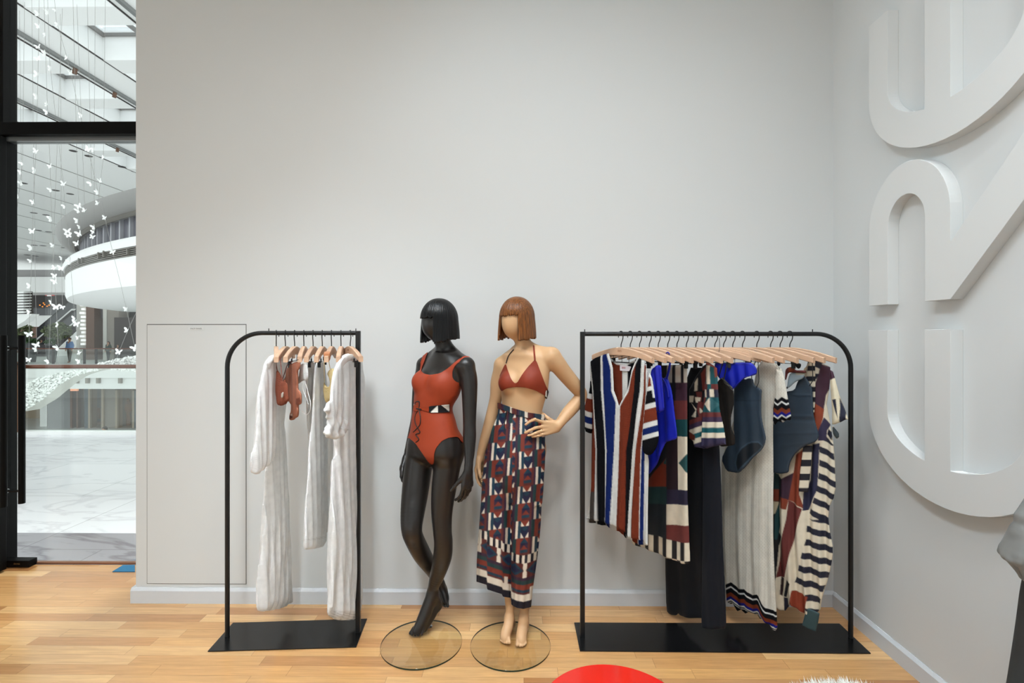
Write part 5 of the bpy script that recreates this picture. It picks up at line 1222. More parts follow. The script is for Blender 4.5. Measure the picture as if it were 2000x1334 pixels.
# wrist seams of the arms
St = SDF(np.array([-.22, 2.40, 1.18]), np.array([.30, 2.80, 1.56]), .0032); torso2(St)
limb(St, [(1030,680,2.64,.036),(1052,688,2.60,.036),(1076,695,2.565,.043)], k=.03); limb(St, [(1014,684,2.655,.034),(997,697,2.675,.032),(981,711,2.69,.037)], k=.03); limb(St, [(1021,670,2.612,.041),(1024,690,2.625,.050)], k=.025)
M_rust2 = mat('rust_bikini', (130, 48, 26), rough=.6, spec=.3, bump=.04, bscale=1200)
r7b = lambda L: pts(920, 570, .2847, L)
bik = r7b([(238,490),(250,530),(275,600),(300,628),(320,622),(350,570),(395,510),(438,465),(452,480),(480,560),(510,640),(530,680),(528,715),(515,722),(500,706),(440,675),(370,655),(300,652),(240,662),(212,682),(190,655),(186,610),(205,560)])
bt, BV, BT = worn(St, .0018, smooth_poly(bik, it=2), None, None, P(1020, 745, Y2), 'bikini_top', M_rust2, root2)
Vb, Qb = St.nets(.001); bv2 = BVHTree.FromPolygons([tuple(v) for v in Vb], [tuple(map(int, t)) for t in Qb])
cord('strap', r7b([(438,470),(434,420),(430,370),(428,338)]), M_rust2, .0042, .003, root2, bv2); cord('strap', r7b([(240,490),(252,450),(270,420),(292,396)]), mat('dark_strap', (34,26,24), rough=.6), .0026, .003, root2, bv2)
worn(St, .0030, r7b([(512,680),(524,672),(534,690),(530,720),(516,736),(508,722)]), None, None, P(1020, 745, Y2), 'back_strap', cloth_mat('belt_cloth'), root2, colour=lambda x, y: np.where((poly_in(x, y, r7b([(505,715),(516,665),(519,725)])))[:, None], np.array(lin((226,222,212))), np.array(lin((40,24,22)))))
# trousers
Sp = SDF(np.array([-.28, 2.42, .12]), np.array([.26, 2.84, 1.26]), .0032)
thp = math.radians(28); up_ = np.array([math.cos(thp), -math.sin(thp), 0]); fp_ = np.array([-math.sin(thp), -math.cos(thp), 0])
Sp.trunk(rows_px([(783,974,1061,.76),(800,974,1060,.76),(815,972,1061,.76),(840,961,1063,.76),(870,953,1063,.78),(905,948,1062,.76),(930,946,1060,.68),(952,945,1059,.54),(975,944,1057,.34)], Y2-.012, thp), up_, fp_, k=.01)
LR = [(880,950,1006,.95),(930,944,1005,1.05),(980,940,1004,1.05),(1030,936,1004,1.0),(1090,933,1003,.95),(1140,933,1002,.92),(1190,933,1001,.90)]
RR = [(880,1000,1062,.95),(930,1001,1059,1.1),(980,1000,1056,1.15),(1030,1000,1053,1.15),(1090,1000,1047,1.15),(1140,1000,1041,1.05),(1200,999,1034,1.15)]
Sp.trunk(rows_px(LR, 2.612, thp), up_, fp_, k=.013); Sp.trunk(rows_px(RR, 2.572, thp), up_, fp_, k=.013)
# the hem and the waist run on slanting planes
def hem_y(x): return np.interp(x, [925,951,952,980,982,998.5,999.5,1010,1022,1034,1060], [1134,1142,1151,1160,1165,1168,1182,1187,1189,1186,1176])
def waist_y(x): return np.interp(x, [960,978,1000,1030,1060,1075], [783,789,797,806,811,812])
CT = {'r':(116,46,34), 't':(18,52,70), 'n':(22,26,56), 'p':(50,30,50), 'c':(216,202,184), 'g':(26,54,56), 'm':(84,36,34), 'k':(18,18,32)}
def trouser_col(x, y):
    n = len(x); c = np.tile(np.array(lin(CT['p'])), (n, 1)); left = x < np.interp(y, [900,1200], [1001,999])
    h = hem_y(x)-y
    cx = np.where(left, np.interp(y, [800,930,1190], [985,975,967]), np.interp(y, [800,930,1190], [1034,1031,1017]))
    W = 33.0; a = (x-cx)+8+40*W; q = a % W; ci = np.floor(a/W).astype(int)
    v = (y+.14*(x-cx)+left*17+4); r_ = np.floor(v/34).astype(int); t = (v % 34)/34
    tri = q < 15; z = np.abs(q-7.5)/7.5        # 0 centre .. 1 edge
    put = lambda m, k: c.__setitem__(m, lin(CT[k]))
    ty = (r_+ci) % 2 == 0
    m = tri & ty & (t < .33); put(m, 'c'); put(m & (z < 1.18-t/.33), 'r')
    m = tri & ty & (t >= .33) & (t < .62); put(m, 'n'); put(m & (z+np.abs(t-.47)/.2 < .8), 't')
    m = tri & ty & (t >= .62); put(m, 'c'); put(m & (z < 1.2-(t-.62)/.38), 'n')
    m = tri & ~ty & (t < .30); put(m, 'r'); put(m & (z < t/.30), 't')
    m = tri & ~ty & (t >= .30) & (t < .42); put(m, 'n')
    m = tri & ~ty & (t >= .42) & (t < .68); put(m, 'p'); put(m & (z < (t-.42)/.26), 'r')
    m = tri & ~ty & (t >= .68) & (t < .86); put(m, 't'); m = tri & ~ty & (t >= .86); put(m, 'm')
    s = ~tri; w_ = q-15
    put(s & ty & (w_ < 4.5), 'p'); put(s & ty & (w_ >= 4.5) & (w_ < 10.5), 'g'); put(s & ty & (w_ >= 10.5), 'r')
    put(s & ~ty & (w_ < 4), 'm'); put(s & ~ty & (w_ >= 4) & (w_ < 8), 'p'); put(s & ~ty & (w_ >= 8) & (w_ < 12.5), 'c'); put(s & ~ty & (w_ >= 12.5), 't')
    # placed border towards the hem
    o = np.where(left, 0, 0)
    xb = (x-cx)
    m = (h >= 88) & (h < 104); put(m, 'k'); put(m & ((xb+300) % 11 < 5.5), 'c')
    m = (h >= 60) & (h < 88); put(m, 'm'); dd = np.abs(h-74)/14; zz = np.abs(((xb+300) % 38)-19)/19; put(m & (zz+dd < .85), 't'); put(m & (zz+dd < .5), 'n'); put(m & (zz > .80) & (zz+dd*.35 > .9), 'c')
    m = (h >= 46) & (h < 60); put(m, 'p'); put(m & (h < 54), 'g'); m = (h >= 36) & (h < 46); put(m, 'r'); m = (h >= 27) & (h < 36); put(m, 't'); put(m & (h < 31), 'm'); put((h >= 14) & (h < 27), 'c'); put(h < 14, 'k'); 
    put((h >= 27) & (h < 40) & (np.abs(xb-19) < 3.5), 'c')
    return c
Vp, Qp = Sp.nets(0); Vp = relax(Vp, Qp, 4)
ctrL = np.interp(Vp[:, 2], [.15, .9], [P(967,1150,2.625)[0], P(978,900,2.625)[0]]); ctrR = np.interp(Vp[:, 2], [.15, .9], [P(1017,1180,2.585)[0], P(1031,900,2.585)[0]])
xp, yp = to_px(Vp); isL = xp < 1001
cxy = np.where(isL, ctrL, ctrR); cyy = np.where(isL, 2.625, 2.585); an = np.arctan2(Vp[:, 1]-cyy, Vp[:, 0]-cxy)
gro = np.clip((1.13-Vp[:, 2])/.9, 0, 1); amp = .0045*gro**.6+.0025*np.clip((Vp[:, 2]-1.02)/.12, 0, 1)
dis = amp*(np.sin(an*6+Vp[:, 2]*4+isL*1.2)+.6*np.sin(an*11-Vp[:, 2]*6)+.8*np.sin(an*17)*np.clip((Vp[:, 2]-1.0)/.15, 0, 1))
rad = np.stack([Vp[:, 0]-cxy, Vp[:, 1]-cyy, 0*cxy], 1); rad /= np.linalg.norm(rad, axis=1)[:, None]+1e-9
Vp = Vp+rad*dis[:, None]
xp, yp = to_px(Vp); Tq = quads_to_tris(Qp)
gg = np.maximum(yp-hem_y(xp), waist_y(xp)-yp)
V2, T2, e = clip_tri(Vp, Tq, gg, np.stack([xp, yp], 1))
tr = mesh('trousers', V2, T2, M_silk, root2, True, dye=sum(trouser_col(e[:, 0]+dx, e[:, 1]+dy) for dx in (-.5, 0, .5) for dy in (-.5, 0, .5))/9); s = tr.modifiers.new('thickness', 'SOLIDIFY'); s.thickness = .002; s.offset = 1
def band_col(x, y):
    c = np.tile(np.array(lin((34,52,64))), (len(x), 1)); k = (x*1.0) % 30; c[(k > 6) & (k < 11)] = lin(CT['c']); c[(k >= 11) & (k < 20)] = lin(CT['m']); c[(k >= 20) & (k < 24)] = lin(CT['p']); return c
gg = np.maximum(yp-(waist_y(xp)+10), (waist_y(xp)-1)-yp); Vw = Vp+rad*(.003+.0015*np.sin(an*46))[:, None]
V3, T3, e = clip_tri(Vw, Tq, gg, np.stack([xp, yp], 1)); wb = mesh('waistband', V3, T3, M_silk, tr, True, dye=band_col(e[:, 0], e[:, 1])); s = wb.modifiers.new('thickness', 'SOLIDIFY'); s.thickness = .003; s.offset = 1
bv3 = BVHTree.FromPolygons([tuple(v) for v in V2], [tuple(map(int, t)) for t in T2])
cord('drawstring', [(990,802),(987,815),(985,830),(986,846)], M_blackcord, .0028, .005, tr, bv3); cord('drawstring', [(992,802),(990,818),(991,835)], mat('maroon_cord', (80,34,34), rough=.7), .0026, .005, tr, bv3)
glass_base('glass_base', (997, 1259), 156, root2)

# ================= the grey mannequin cut by the right edge
M_grey = mat('grey_mannequin_skin', (120, 119, 116), rough=.5, spec=.35)
M_dress = mat('dark_grey_dress', (44, 44, 43), rough=.8, bump=.2, bscale=500)
root3 = empty('mannequin', (1.50, 1.26, 0), 'grey mannequin hand and dark garment at the right edge', 'mannequin')
S = SDF(np.array([1.14, .98, .86]), np.array([1.795, 1.50, 1.86]), .0036); Yg = 1.30
cx3 = 1.56
S.trunk([(.87,cx3,1.26,.15,.12),(1.0,cx3,1.26,.15,.12),(1.12,cx3,1.26,.135,.105),(1.25,cx3,1.26,.118,.09),(1.38,cx3,1.26,.125,.10),(1.48,cx3,1.26,.13,.085),(1.53,cx3,1.26,.09,.06)], (1, 0, 0), (0, -1, 0), k=.02)
S.tubechain([(cx3,1.26,1.52),(cx3,1.25,1.62)], [.05,.045], .02); S.ell((cx3,1.24,1.72), (.072,.09,.115), None, k=.02)
wr = P(2004, 1012, Yg)
S.tubechain([(cx3-.13,1.27,1.50),(cx3-.145,1.28,1.38),(1.408,1.29,1.26),(1.352,1.30,1.14),tuple(wr)], [.042,.040,.033,.029,.0225], .012, 6)
S.tubechain([(cx3+.11,1.27,1.50),(cx3+.135,1.25,1.38),(cx3+.14,1.20,1.26),(cx3+.13,1.14,1.14),(cx3+.12,1.10,1.06)], [.042,.040,.033,.028,.021], .012, 6); hand(S, np.array([cx3+.12,1.095,1.045]), [-.1, -.1, -1], [-1, 0, 0], [0, -1, 0], L=.165)
hand(S, P(1998,1028,Yg), [-.36, .0, -.93], [.93, 0, -.36], [0, -1, 0], L=.178, curls=[(.75,.28,.18),(.95,.25,.15),(1.1,.3,.15),(1.2,.3,.2)], spread=.05, thumb=.18, tcurl=-.05)
skin_mesh(S, 'body', M_grey, root3)
Sd = SDF(np.array([1.16, .96, .0]), np.array([1.80, 1.56, 1.56]), .008)
eL = lambda y: P(np.interp(y, [1146,1334], [2034,2014]), y, 1.26)
zA = eL(1150); zB = eL(1334)
Sd.trunk([(.05,1.50,1.26,1.50-zB[0]+.10,.20),(zB[2],1.50,1.26,1.50-zB[0],.165),(zA[2],1.50,1.26,1.50-zA[0],.14),(1.0,1.535,1.26,.19,.13),(1.12,cx3,1.26,.145,.116),(1.25,cx3,1.26,.124,.095),(1.38,cx3,1.26,.131,.106),(1.47,cx3,1.26,.12,.09)], (1, 0, 0), (0, -1, 0), k=.01)
skin_mesh(Sd, 'dress', M_dress, root3, it=2)
# ------------------------------------------------------------------ the mall beyond the shop window
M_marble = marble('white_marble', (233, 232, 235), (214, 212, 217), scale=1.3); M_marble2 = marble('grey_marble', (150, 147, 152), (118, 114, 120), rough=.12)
M_wh = mat('mall_white', (249, 249, 248), rough=.7, spec=.25); M_gr = mat('mall_grey', (150, 150, 152), rough=.7); M_tp = mat('mall_taupe', (150, 142, 134), rough=.7); M_dk = mat('mall_dark', (58, 52, 54), rough=.6)
M_br = mat('mall_brown', (104, 72, 54), rough=.55); M_bz = mat('bronze', (140, 96, 72), rough=.3, metal=.6); M_bg = mat('mall_beige', (176, 160, 142), rough=.7); M_cu = mat('copper_rail', (104, 62, 46), rough=.3, metal=.4)
M_dkm = mat('dark_metal', (52, 48, 48), rough=.4, metal=.3); M_pane = glass_mat('balustrade_glass', (249, 252, 250)); M_leafw = mat('white_leaf', (250, 250, 248), rough=.5)
structure(MB().box((-60, 3.9, -.25), (8, 7.9, 0)).build('floor', M_marble), 'polished white marble floor outside the shop')
structure(MB().box((-60, 3.36, -.25), (8, 3.9, 0)).build('trim_2', M_marble2), 'darker grey band on the floor just outside the window')  # strip in a darker grey than the floor beyond it
# near balustrade at the edge of the void
Yb = 7.85; bal = empty('glass_balustrade', (-7, Yb, 0), 'near clear glass balustrade with a copper handrail, outside the shop window', 'balustrade')
box('kerb', (-20, Yb-.10, 0), (8, Yb+.06, .045), M_wh, bal)
zr_ = P(140, 716, Yb)[2]
MB().tube([(-20, Yb, zr_-.02), (-7, Yb, zr_), (8, Yb, zr_+.03)], .032, 14).build('handrail', M_cu, bal, smooth=True)
xs = [-20, -13, P(28, 700, Yb)[0], P(53, 700, Yb)[0], -4.3, -2, 1, 4, 8]
for a, b in zip(xs[:-1], xs[1:]): box('pane', (a+.012, Yb-.006, .04), (b-.012, Yb+.006, zr_-.01), M_pane, bal)
ps = empty('balustrade_post', (P(40, 700, Yb)[0], Yb, 0), 'bronze box post on the near balustrade beside the pull bar', 'post')
x0p, x1p = P(29, 700, Yb)[0], P(52, 700, Yb)[0]; pz = P(40, 706, Yb)[2]
box('casing', (x0p, Yb-.16, .045), (x0p+.05, Yb-.02, pz), M_bz, ps, bevel=.006); box('casing', (x1p-.04, Yb-.16, .045), (x1p, Yb-.02, pz), M_bz, ps, bevel=.006); box('cap', (x0p, Yb-.17, pz-.07), (x1p, Yb-.02, pz), M_br, ps, bevel=.02)
box('lit_panel', (x0p+.052, Yb-.10, .06), (x1p-.042, Yb-.05, pz-.075), mat('amber_glass', (196, 150, 104), rough=.2), ps)
# opposite gallery: slab, rail, posts
Yo = 27.0
sl = empty('gallery_slab', (-20, Yo, -1.2)); structure(MB().box((-45, Yo, -.28), (0, 50, -.02)).build('floor', mat('gallery_floor', (206, 210, 208), rough=.4)), 'pale floor of the opposite gallery')
bpy.data.objects.remove(sl)
zt_, zm_, zb_ = P(200, 722, Yo)[2], P(200, 738, Yo)[2], P(200, 760, Yo)[2]
structure(MB().box((-45, Yo-.1, zm_), (0, Yo+.6, -.28)).box((-45, Yo+.1, zb_), (0, Yo+.6, zm_)).build('trim_3', M_wh), 'white fascia of the opposite gallery')
for px in (148, 169, 190, 233):
    q = P(px, 738, Yo-.05); tag(box('wall_bracket', (q[0]-.07, Yo-.06, q[2]-.30), (q[0]+.07, Yo+.099, q[2]-.002), M_tp), {148: 'leftmost', 169: 'second', 190: 'third', 233: 'rightmost'}[px]+' grey bracket under the opposite gallery fascia', 'bracket', 'brackets under the gallery')
gb = empty('glass_balustrade', (-22, Yo+.3, 0), 'far glass balustrade with a brown rail along the opposite gallery', 'balustrade')
zr2 = P(150, 681, Yo+.3)[2]; X = lambda px, Y: P(px, 655, Y)[0]
MB().tube([(X(-20, Yo+.3), Yo+.3, zr2), (X(300, Yo+.3), Yo+.3, zr2)], .035, 10).build('handrail', M_cu, gb, smooth=True)
ed = [-20, 51, 104, 133, 165, 188, 236, 300]
for a, b in zip(ed[:-1], ed[1:]):
    box('pane', (X(a, Yo+.3)+.03, Yo+.29, .0), (X(b, Yo+.3)-.03, Yo+.31, zr2-.03), M_pane, gb)
    if a in (51, 104, 165, 188): box('post', (X(a, Yo+.3)-.05, Yo+.27, -.02), (X(a, Yo+.3)+.05, Yo+.33, zr2), M_dkm, gb)
# lower level: floor, shopfront
zf = P(100, 836, 30)[2]
structure(MB().box((-60, 7.9, zf-.3), (8, 50, zf)).build('floor', mat('lower_floor', (236, 236, 236), rough=.35)), 'pale floor of the lower level')
structure(MB().box((-60, 33.5, zf), (0, 33.8, -.3)).build('wall_far', M_bg))
def lowbox(n, x0, x1, y0, y1, Y, D, m, label, cat, extra=None):
    a = P(x0, y0, Y); b = P(x1, y1, Y)
    o = box(n, (a[0], Y, max(b[2], zf)), (b[0], Y+D, a[2]), m); return tag(o, label, cat) if label else structure(o)
structure(lowbox('wall_lower', 93, 137, 757, 840, 30, 3.4, M_gr, None, None)); structure(lowbox('wall_lower', 78, 92, 757, 840, 30.5, 3, M_wh, None, None))
sf = empty('shopfront', (X(200, 30), 30, zf), 'lower level shopfront with bronze and beige frames', 'shopfront')
def sfb(n, x0, x1, y0, y1, Y, D, m):
    a = P(x0, y0, Y); b = P(x1, y1, Y); return box(n, (a[0], Y, max(b[2], zf)), (b[0], Y+D, a[2]), m, sf)
sfb('frame', 137, 141, 755, 850, 30, .4, M_br); sfb('frame', 149, 152, 755, 850, 30, .4, M_br); sfb('back_panel', 141, 149, 757, 850, 30.9, .1, mat('olive_board', (128, 108, 84), rough=.7)); sfb('frame', 165, 172, 757, 850, 30, .3, mat('slate', (84, 92, 100), rough=.5)); sfb('frame', 172, 176, 758, 850, 30, .5, M_bg); sfb('pier', 197, 225, 760, 850, 30, 1.2, M_tp); sfb('pier', 198, 202, 760, 850, 29.9, .1, M_bg); sfb('frame', 225, 229, 762, 850, 30, .4, M_bg); sfb('frame', 258, 262, 763, 850, 30, .4, M_bg); sfb('frame', 262, 275, 763, 850, 30, .4, mat('slate', (84, 92, 100)))
for x0_, x1_ in ((152, 165), (176, 197), (229, 258)): sfb('pane', x0_, x1_, 757, 850, 30.1, .03, glass_mat('shop_glass', (248, 242, 236))); sfb('display_wall', x0_, x1_, 757, 850, 32.4, .1, M_bg)
q = P(145, 759, 29.9); box('lit_sign', (q[0]-.20, 29.85, q[2]-.14), (q[0]+.2, 29.98, q[2]+.08), mat('pink_sign', (236, 170, 140), emit=(255, 170, 130), estr=.8), sf)
MB().lathe(tuple(P(145, 838, 30.5)), [(0, 0), (.2, .02), (.17, .5), (.22, .9), (.2, 1.3), (.08, 1.45), (.06, 1.55), (0, 1.55)], 16).build('wooden_bust', mat('tan_wood', (170, 126, 88), rough=.6), sf, smooth=True)
sfb('display_table', 178, 196, 826, 836, 31.2, .5, mat('tan_wood', (170,126,88))); sfb('display_panel', 181, 194, 797, 818, 31.8, .1, mat('tan_wood', (170,126,88)))
MB().lathe(tuple(P(249, 836, 31)), [(0, 0), (.18, 0), (.12, .9), (.3, 1.2), (.26, 1.5), (.1, 1.65), (.12, 1.8), (0, 1.85)], 16).build('display_torso', mat('tan_wood', (170,126,88)), sf, smooth=True)
# upper level across the void
Yu = 46.0
def up(n, x0, x1, y0, y1, Y, D, m, parent=None):
    a = P(x0, y0, Y); b = P(x1, y1, Y); return box(n, (a[0], Y, b[2]), (b[0], Y+D, a[2]), m, parent)
structure(up('wall_far', -60, 420, 300, 720, 58, .4, M_wh)); structure(up('trim_4', -60, 420, 541, 571, Yu, 3, M_wh), 'white fascia above the dark upper gallery'); structure(up('trim_5', -60, 420, 615, 636, Yu, 8, M_wh), 'white fascia below the dark upper gallery'); structure(up('wall_upper', -60, 420, 571, 616, 54, .5, mat('dark_shop', (46, 40, 40), rough=.7)))
structure(up('wall_brown', -60, 152, 634, 690, 52, .4, M_br)); structure(up('trim_6', -60, 128, 527, 543, Yu+1, 6, mat('grey_soffit', (170, 168, 168), rough=.8)), 'grey soffit band high across the void')
ug = empty('glass_balustrade', (X(80, Yu), Yu, P(80, 616, Yu)[2]), 'dark glass balustrade of the upper gallery, above the escalators', 'balustrade')
up('pane', -40, 160, 601, 616, Yu-.05, .04, mat('smoked_glass', (70, 70, 74), rough=.15), ug); up('handrail', -40, 160, 600, 601.5, Yu-.1, .1, M_dkm, ug)
sg = up('red_sign', 88, 103, 571.5, 577, 50, .2, mat('red_neon', (214, 28, 40), emit=(240, 30, 40), estr=.9)); tag(sg, 'small glowing red sign in the dark upper gallery', 'sign')
up('white_line', 91.5, 98.5, 576.5, 578.3, 49.8, .1, mat('sign_white', (236, 236, 236), emit=(255, 255, 255), estr=.6), None); o = bpy.data.objects['white_line']; o.parent = sg
lamps = [(78, 596), (83, 599), (87, 595), (92, 598), (96, 596), (85, 592), (90, 601)]
for i, (x, y) in enumerate(lamps):
    q = P(x, y, 50); o = MB().lathe(tuple(q), [(0, -.06), (.05, -.035), (.06, 0), (.05, .035), (0, .06)], 10).build('pendant_lamp', mat('amber_lamp', (255, 150, 60), emit=(255, 140, 50), estr=1.6), smooth=True); tag(o, 'tiny amber lamp glowing in the dark upper gallery', 'lamp', 'amber lamps in the upper gallery')
# escalators
def escalator(lo_px, hi_px, Ya, Yc, label):
    a = P(*lo_px, Ya); b = P(*hi_px, Yc); e = empty('escalator', (a[0], a[1], a[2]-.5), label, 'escalator')
    d = b-a; un = np.array([0, 0, 1.])
    for off, m, h0, h1, n in ((0, M_dk, -.9, -.1, 'truss'), (.02, M_wh, -.12, .05, 'skirt'), (0, mat('smoked_glass', (70,70,74)), .05, .75, 'side_glass'), (.0, M_dkm, .75, .86, 'handrail'), (0, M_wh, -1.15, -.9, 'underside')):
        MB().prism([a+un*h0, b+un*h0, b+un*h1, a+un*h1], (0, 1.2, 0)).build(n, m, e)
    box('landing', (a[0]-1.6, a[1]-.1, a[2]-.9), (a[0], a[1]+1.3, a[2]+.1), M_dk, e)
    return e
escalator((72, 662), (140, 604), 40, 42, 'upper grey escalator rising to the right beyond the trees'); escalator((92, 676), (152, 622), 37, 39, 'lower grey escalator rising to the right, in front of the other')
structure(up('wall_stair', 108, 152, 628, 700, 43.5, .4, mat('stair_cream', (214, 206, 194), rough=.8)))
# shops on the opposite gallery, right
Ys = 32.0
cs = empty('shop_pier', (X(160, Ys), Ys, 0), 'brown shop pier with a curved white vertical sign', 'pier')
def sh_(n, x0, x1, y0, y1, Y, D, m, parent): return up(n, x0, x1, y0, y1, Y, D, m, parent)
sh_('pier_face', 168, 184, 573, 706, Ys, 3, M_br, cs)
a = P(168, 573, Ys); b = P(151, 700, Ys); w_ = a[0]-b[0]
MB().prism([(a[0]-w_+w_*math.sin(t), Ys+1.0-1.0*math.cos(t), 0) for t in np.linspace(-.1, PI/2, 10)]+[(a[0], Ys+2.4, 0), (a[0]-w_, Ys+2.4, 0)], (0, 0, a[2])).build('curved_face', mat('sign_grey', (190, 188, 182), rough=.4), cs)
for i in range(12):
    y = 588+i*7.6; q = P(160+1.0*(i % 3), y, Ys-.02); box('sign_letter', (q[0]-.10-.05*(i % 2), Ys-.03, q[2]-.08), (q[0]+.12+.05*((i+1) % 3), Ys+.55, q[2]+.05), mat('sign_white', (236,236,236)), cs)
structure(sh_('wall_upper', 184, 203, 567, 622, Ys+.5, 1, mat('panel_mauve', (98, 92, 98), rough=.6), None)); structure(sh_('window_2', 184, 206, 622, 706, Ys+.9, .05, glass_mat('shop_glass', (236,226,214)), None))
structure(sh_('wall_inner', 184, 232, 600, 706, Ys+3, .1, mat('shop_mint', (206, 214, 206), rough=.8), None))
structure(sh_('trim_7', 201, 208, 563, 706, Ys-.3, .3, mat('pillar_pale', (206, 204, 198), rough=.7), None)); structure(sh_('wall_pillar', 208, 232, 563, 706, Ys-.25, 2.5, M_tp, None))
structure(sh_('wall_dark', 232, 300, 556, 706, Ys+.6, .6, mat('mall_dark', (58,52,54)), None)); structure(sh_('door_2', 223, 300, 620, 706, Ys-.32, .06, mat('brown_door', (54, 40, 38), rough=.5), None))
q = P(199, 591, Ys-.4)
for i, (dx, dz) in enumerate(((-.15, .1), (.0, .16), (.12, .05), (-.05, -.05), (.1, -.12))):
    o = MB().lathe((q[0]+dx, Ys-.6, q[2]+dz), [(0, -.09), (.07, -.05), (.09, 0), (.07, .05), (0, .09)], 10).build('wall_lamp', mat('warm_lamp', (255, 214, 150), emit=(255, 210, 140), estr=1.5), smooth=True); tag(o, 'warm glass globe of the cluster lamp on the shop pillar', 'lamp', 'globes of the cluster lamp')
# the big round balcony
def drum(name, label, Y1, R, prof_list):
    d = nrm(np.array([ray(127, 655)[0], ray(127, 655)[1]])); t = np.array([d[0], d[1]])*(Y1/d[1]); nr = np.array([d[1], -d[0]]); c = t+nr*R
    base = math.atan2(-nr[1], -nr[0]); rt = empty(name, (t[0], t[1], 3), label, 'balcony')
    for n, m, prof in prof_list: MB().lathe((c[0], c[1], 0), [(R+dr_, z) for dr_, z in prof], 60, base-.42, base+.95).build(n, m, rt, smooth=True)
    return rt, c, R, base
z20 = lambda y: 1.55+(655-y)*20/980
M_louv = mat('louvre_metal', (120, 116, 110), rough=.5, metal=.3)
dr_rt, dc, dR, db = drum('round_balcony', 'large round white balcony with louvres and a curved glass gallery', 20.0, 26.7, [
    ('parapet', M_wh, [(-6, 3.05), (-.6, 2.95), (-.05, 3.0), (0, 3.15), (0, 3.86)]), ('louvre_backing', M_dk, [(-.12, 3.84), (-.12, 4.16)]), ('ledge', M_wh, [(-.12, 4.13), (.05, 4.14), (.08, 4.3), (.02, 4.42), (-.6, 4.44), (-.6, 4.3)]),
    ('glazing', mat('violet_glass', (112, 112, 122), rough=.15), [(-.55, 4.4), (-.55, 5.34)]), ('ring', mat('ring_grey', (150, 148, 146), rough=.5), [(-.7, 5.28), (-.3, 5.26), (-.05, 5.34), (.22, 5.5), (.3, 5.66), (.1, 5.74), (-.7, 5.76)]), ('ring_moulding', M_louv, [(-.36, 5.20), (-.28, 5.17), (-.2, 5.22), (-.22, 5.30), (-.36, 5.31)])])
for k in range(5):
    z = 3.87+k*.057; MB().lathe((dc[0], dc[1], 0), [(dR-.1, z), (dR+.02, z-.005), (dR+.02, z+.028), (dR-.1, z+.03)], 60, db-.42, db+.95).build('louvre', M_louv, dr_rt, smooth=True)
for i in range(46):
    t = db-.40+i*.0285; p_ = np.array([dc[0]+(dR-.5)*math.cos(t), dc[1]+(dR-.5)*math.sin(t)]); MB().box((-.05, -.05, 4.42), (.05, .05, 5.3), Matrix.Translation((p_[0], p_[1], 0)) @ Matrix.Rotation(t, 4, 'Z')).build('fin', mat('fin_grey', (176, 176, 182), rough=.5), dr_rt)
for i, (px, py) in enumerate(((137, 514), (157, 508), (163, 507), (195, 497), (206, 494), (252, 490))):
    d = ray(px, py); k = 0
    for tt in np.linspace(10, 24, 600):
        qx, qy = d[0]*tt, d[1]*tt
        if math.hypot(qx-dc[0], qy-dc[1]) < dR+.02: break
    t = math.atan2(qy-dc[1], qx-dc[0]); p_ = (dc[0]+(dR+.02)*math.cos(t), dc[1]+(dR+.02)*math.sin(t)); z = CAMH+d[2]*tt
    MB().box((-.02, -.035, -.12), (.06, .035, .06), Matrix.Translation((p_[0], p_[1], z)) @ Matrix.Rotation(t, 4, 'Z')).build('spotlight', M_louv, dr_rt)
# roof: broad white beams running away from the shop, coffered skylights between them, flat ceiling farther left
ZC = 9.2; COLS = [(-11.5, -9.3), (-14.6, -12.8), (-17.9, -16.4)]; y0s = [7.75+2.25*j for j in range(12)]
M_bar = mat('glazing_grey', (128, 126, 124), rough=.5)
for a_, b_ in ((-9.3, -7.4), (-12.8, -11.5), (-16.4, -14.6), (-20.2, -17.9)):
    structure(MB().box((a_, 7.2, ZC), (b_, 44, ZC+.85)).build('ceiling_beam', M_wh), 'broad white roof beam between skylights')
structure(MB().box((-7.4, 7.9, ZC), (9, 44, ZC+.3)).build('ceiling', M_wh))
for k, (a_, b_) in enumerate(COLS):
    sk = empty('skylight', ((a_+b_)/2, 20, ZC)); structure(sk, 'row of coffered skylights with dark glazing bars', 'skylight')
    for y in y0s:
        box('cross_rib', (a_, y-.70, ZC-.02), (b_, y, ZC+.9), M_wh, sk)
        m_ = (a_+b_)/2
        fr_ = MB()
        for x in (a_+.04, m_, b_-.04): fr_.box((x-.035, y, ZC+.62), (x+.035, y+1.55, ZC+.72))
        for yy in (y+.03, y+1.52): fr_.box((a_, yy-.03, ZC+.63), (b_, yy+.03, ZC+.71))
        fr_.build('glazing_frame', M_bar, sk)
    box('pane', (a_, 7.0, ZC+.78), (b_, 35, ZC+.79), glass_mat('skylight_glass', (248, 250, 252), refl=.02), sk)
    for e_ in (a_+.015, b_-.015): box('edge_trim', (e_-.015, 7.2, ZC-.03), (e_+.015, 35, ZC), M_dkm, sk)
    xt = b_+.28
    tb_ = empty('light_track', (xt, 20, ZC-.1), ['nearest', 'middle', 'farthest'][k]+' roof light track with small spotlights under a white beam', 'light track', 'roof light tracks')
    box('track', (xt-.05, 7.6, ZC-.09), (xt+.05, 40, ZC-.001), M_alu, tb_)
    for j in range(12):
        y = 9.5+j*2.3+(j % 2)*-.9; MB().tube([(xt, y, ZC-.09), (xt-.03, y, ZC-.24)], .055, 10).build('spotlight', M_br, tb_, smooth=True)
structure(MB().box((-75, 7.2, ZC), (-20.2, 60, ZC+.3)).build('ceiling', M_wh), 'flat white ceiling panels beyond the skylights')
structure(MB().box((-20.2, 44, ZC), (9, 60, ZC+.3)).build('ceiling', M_wh))
gl = MB()
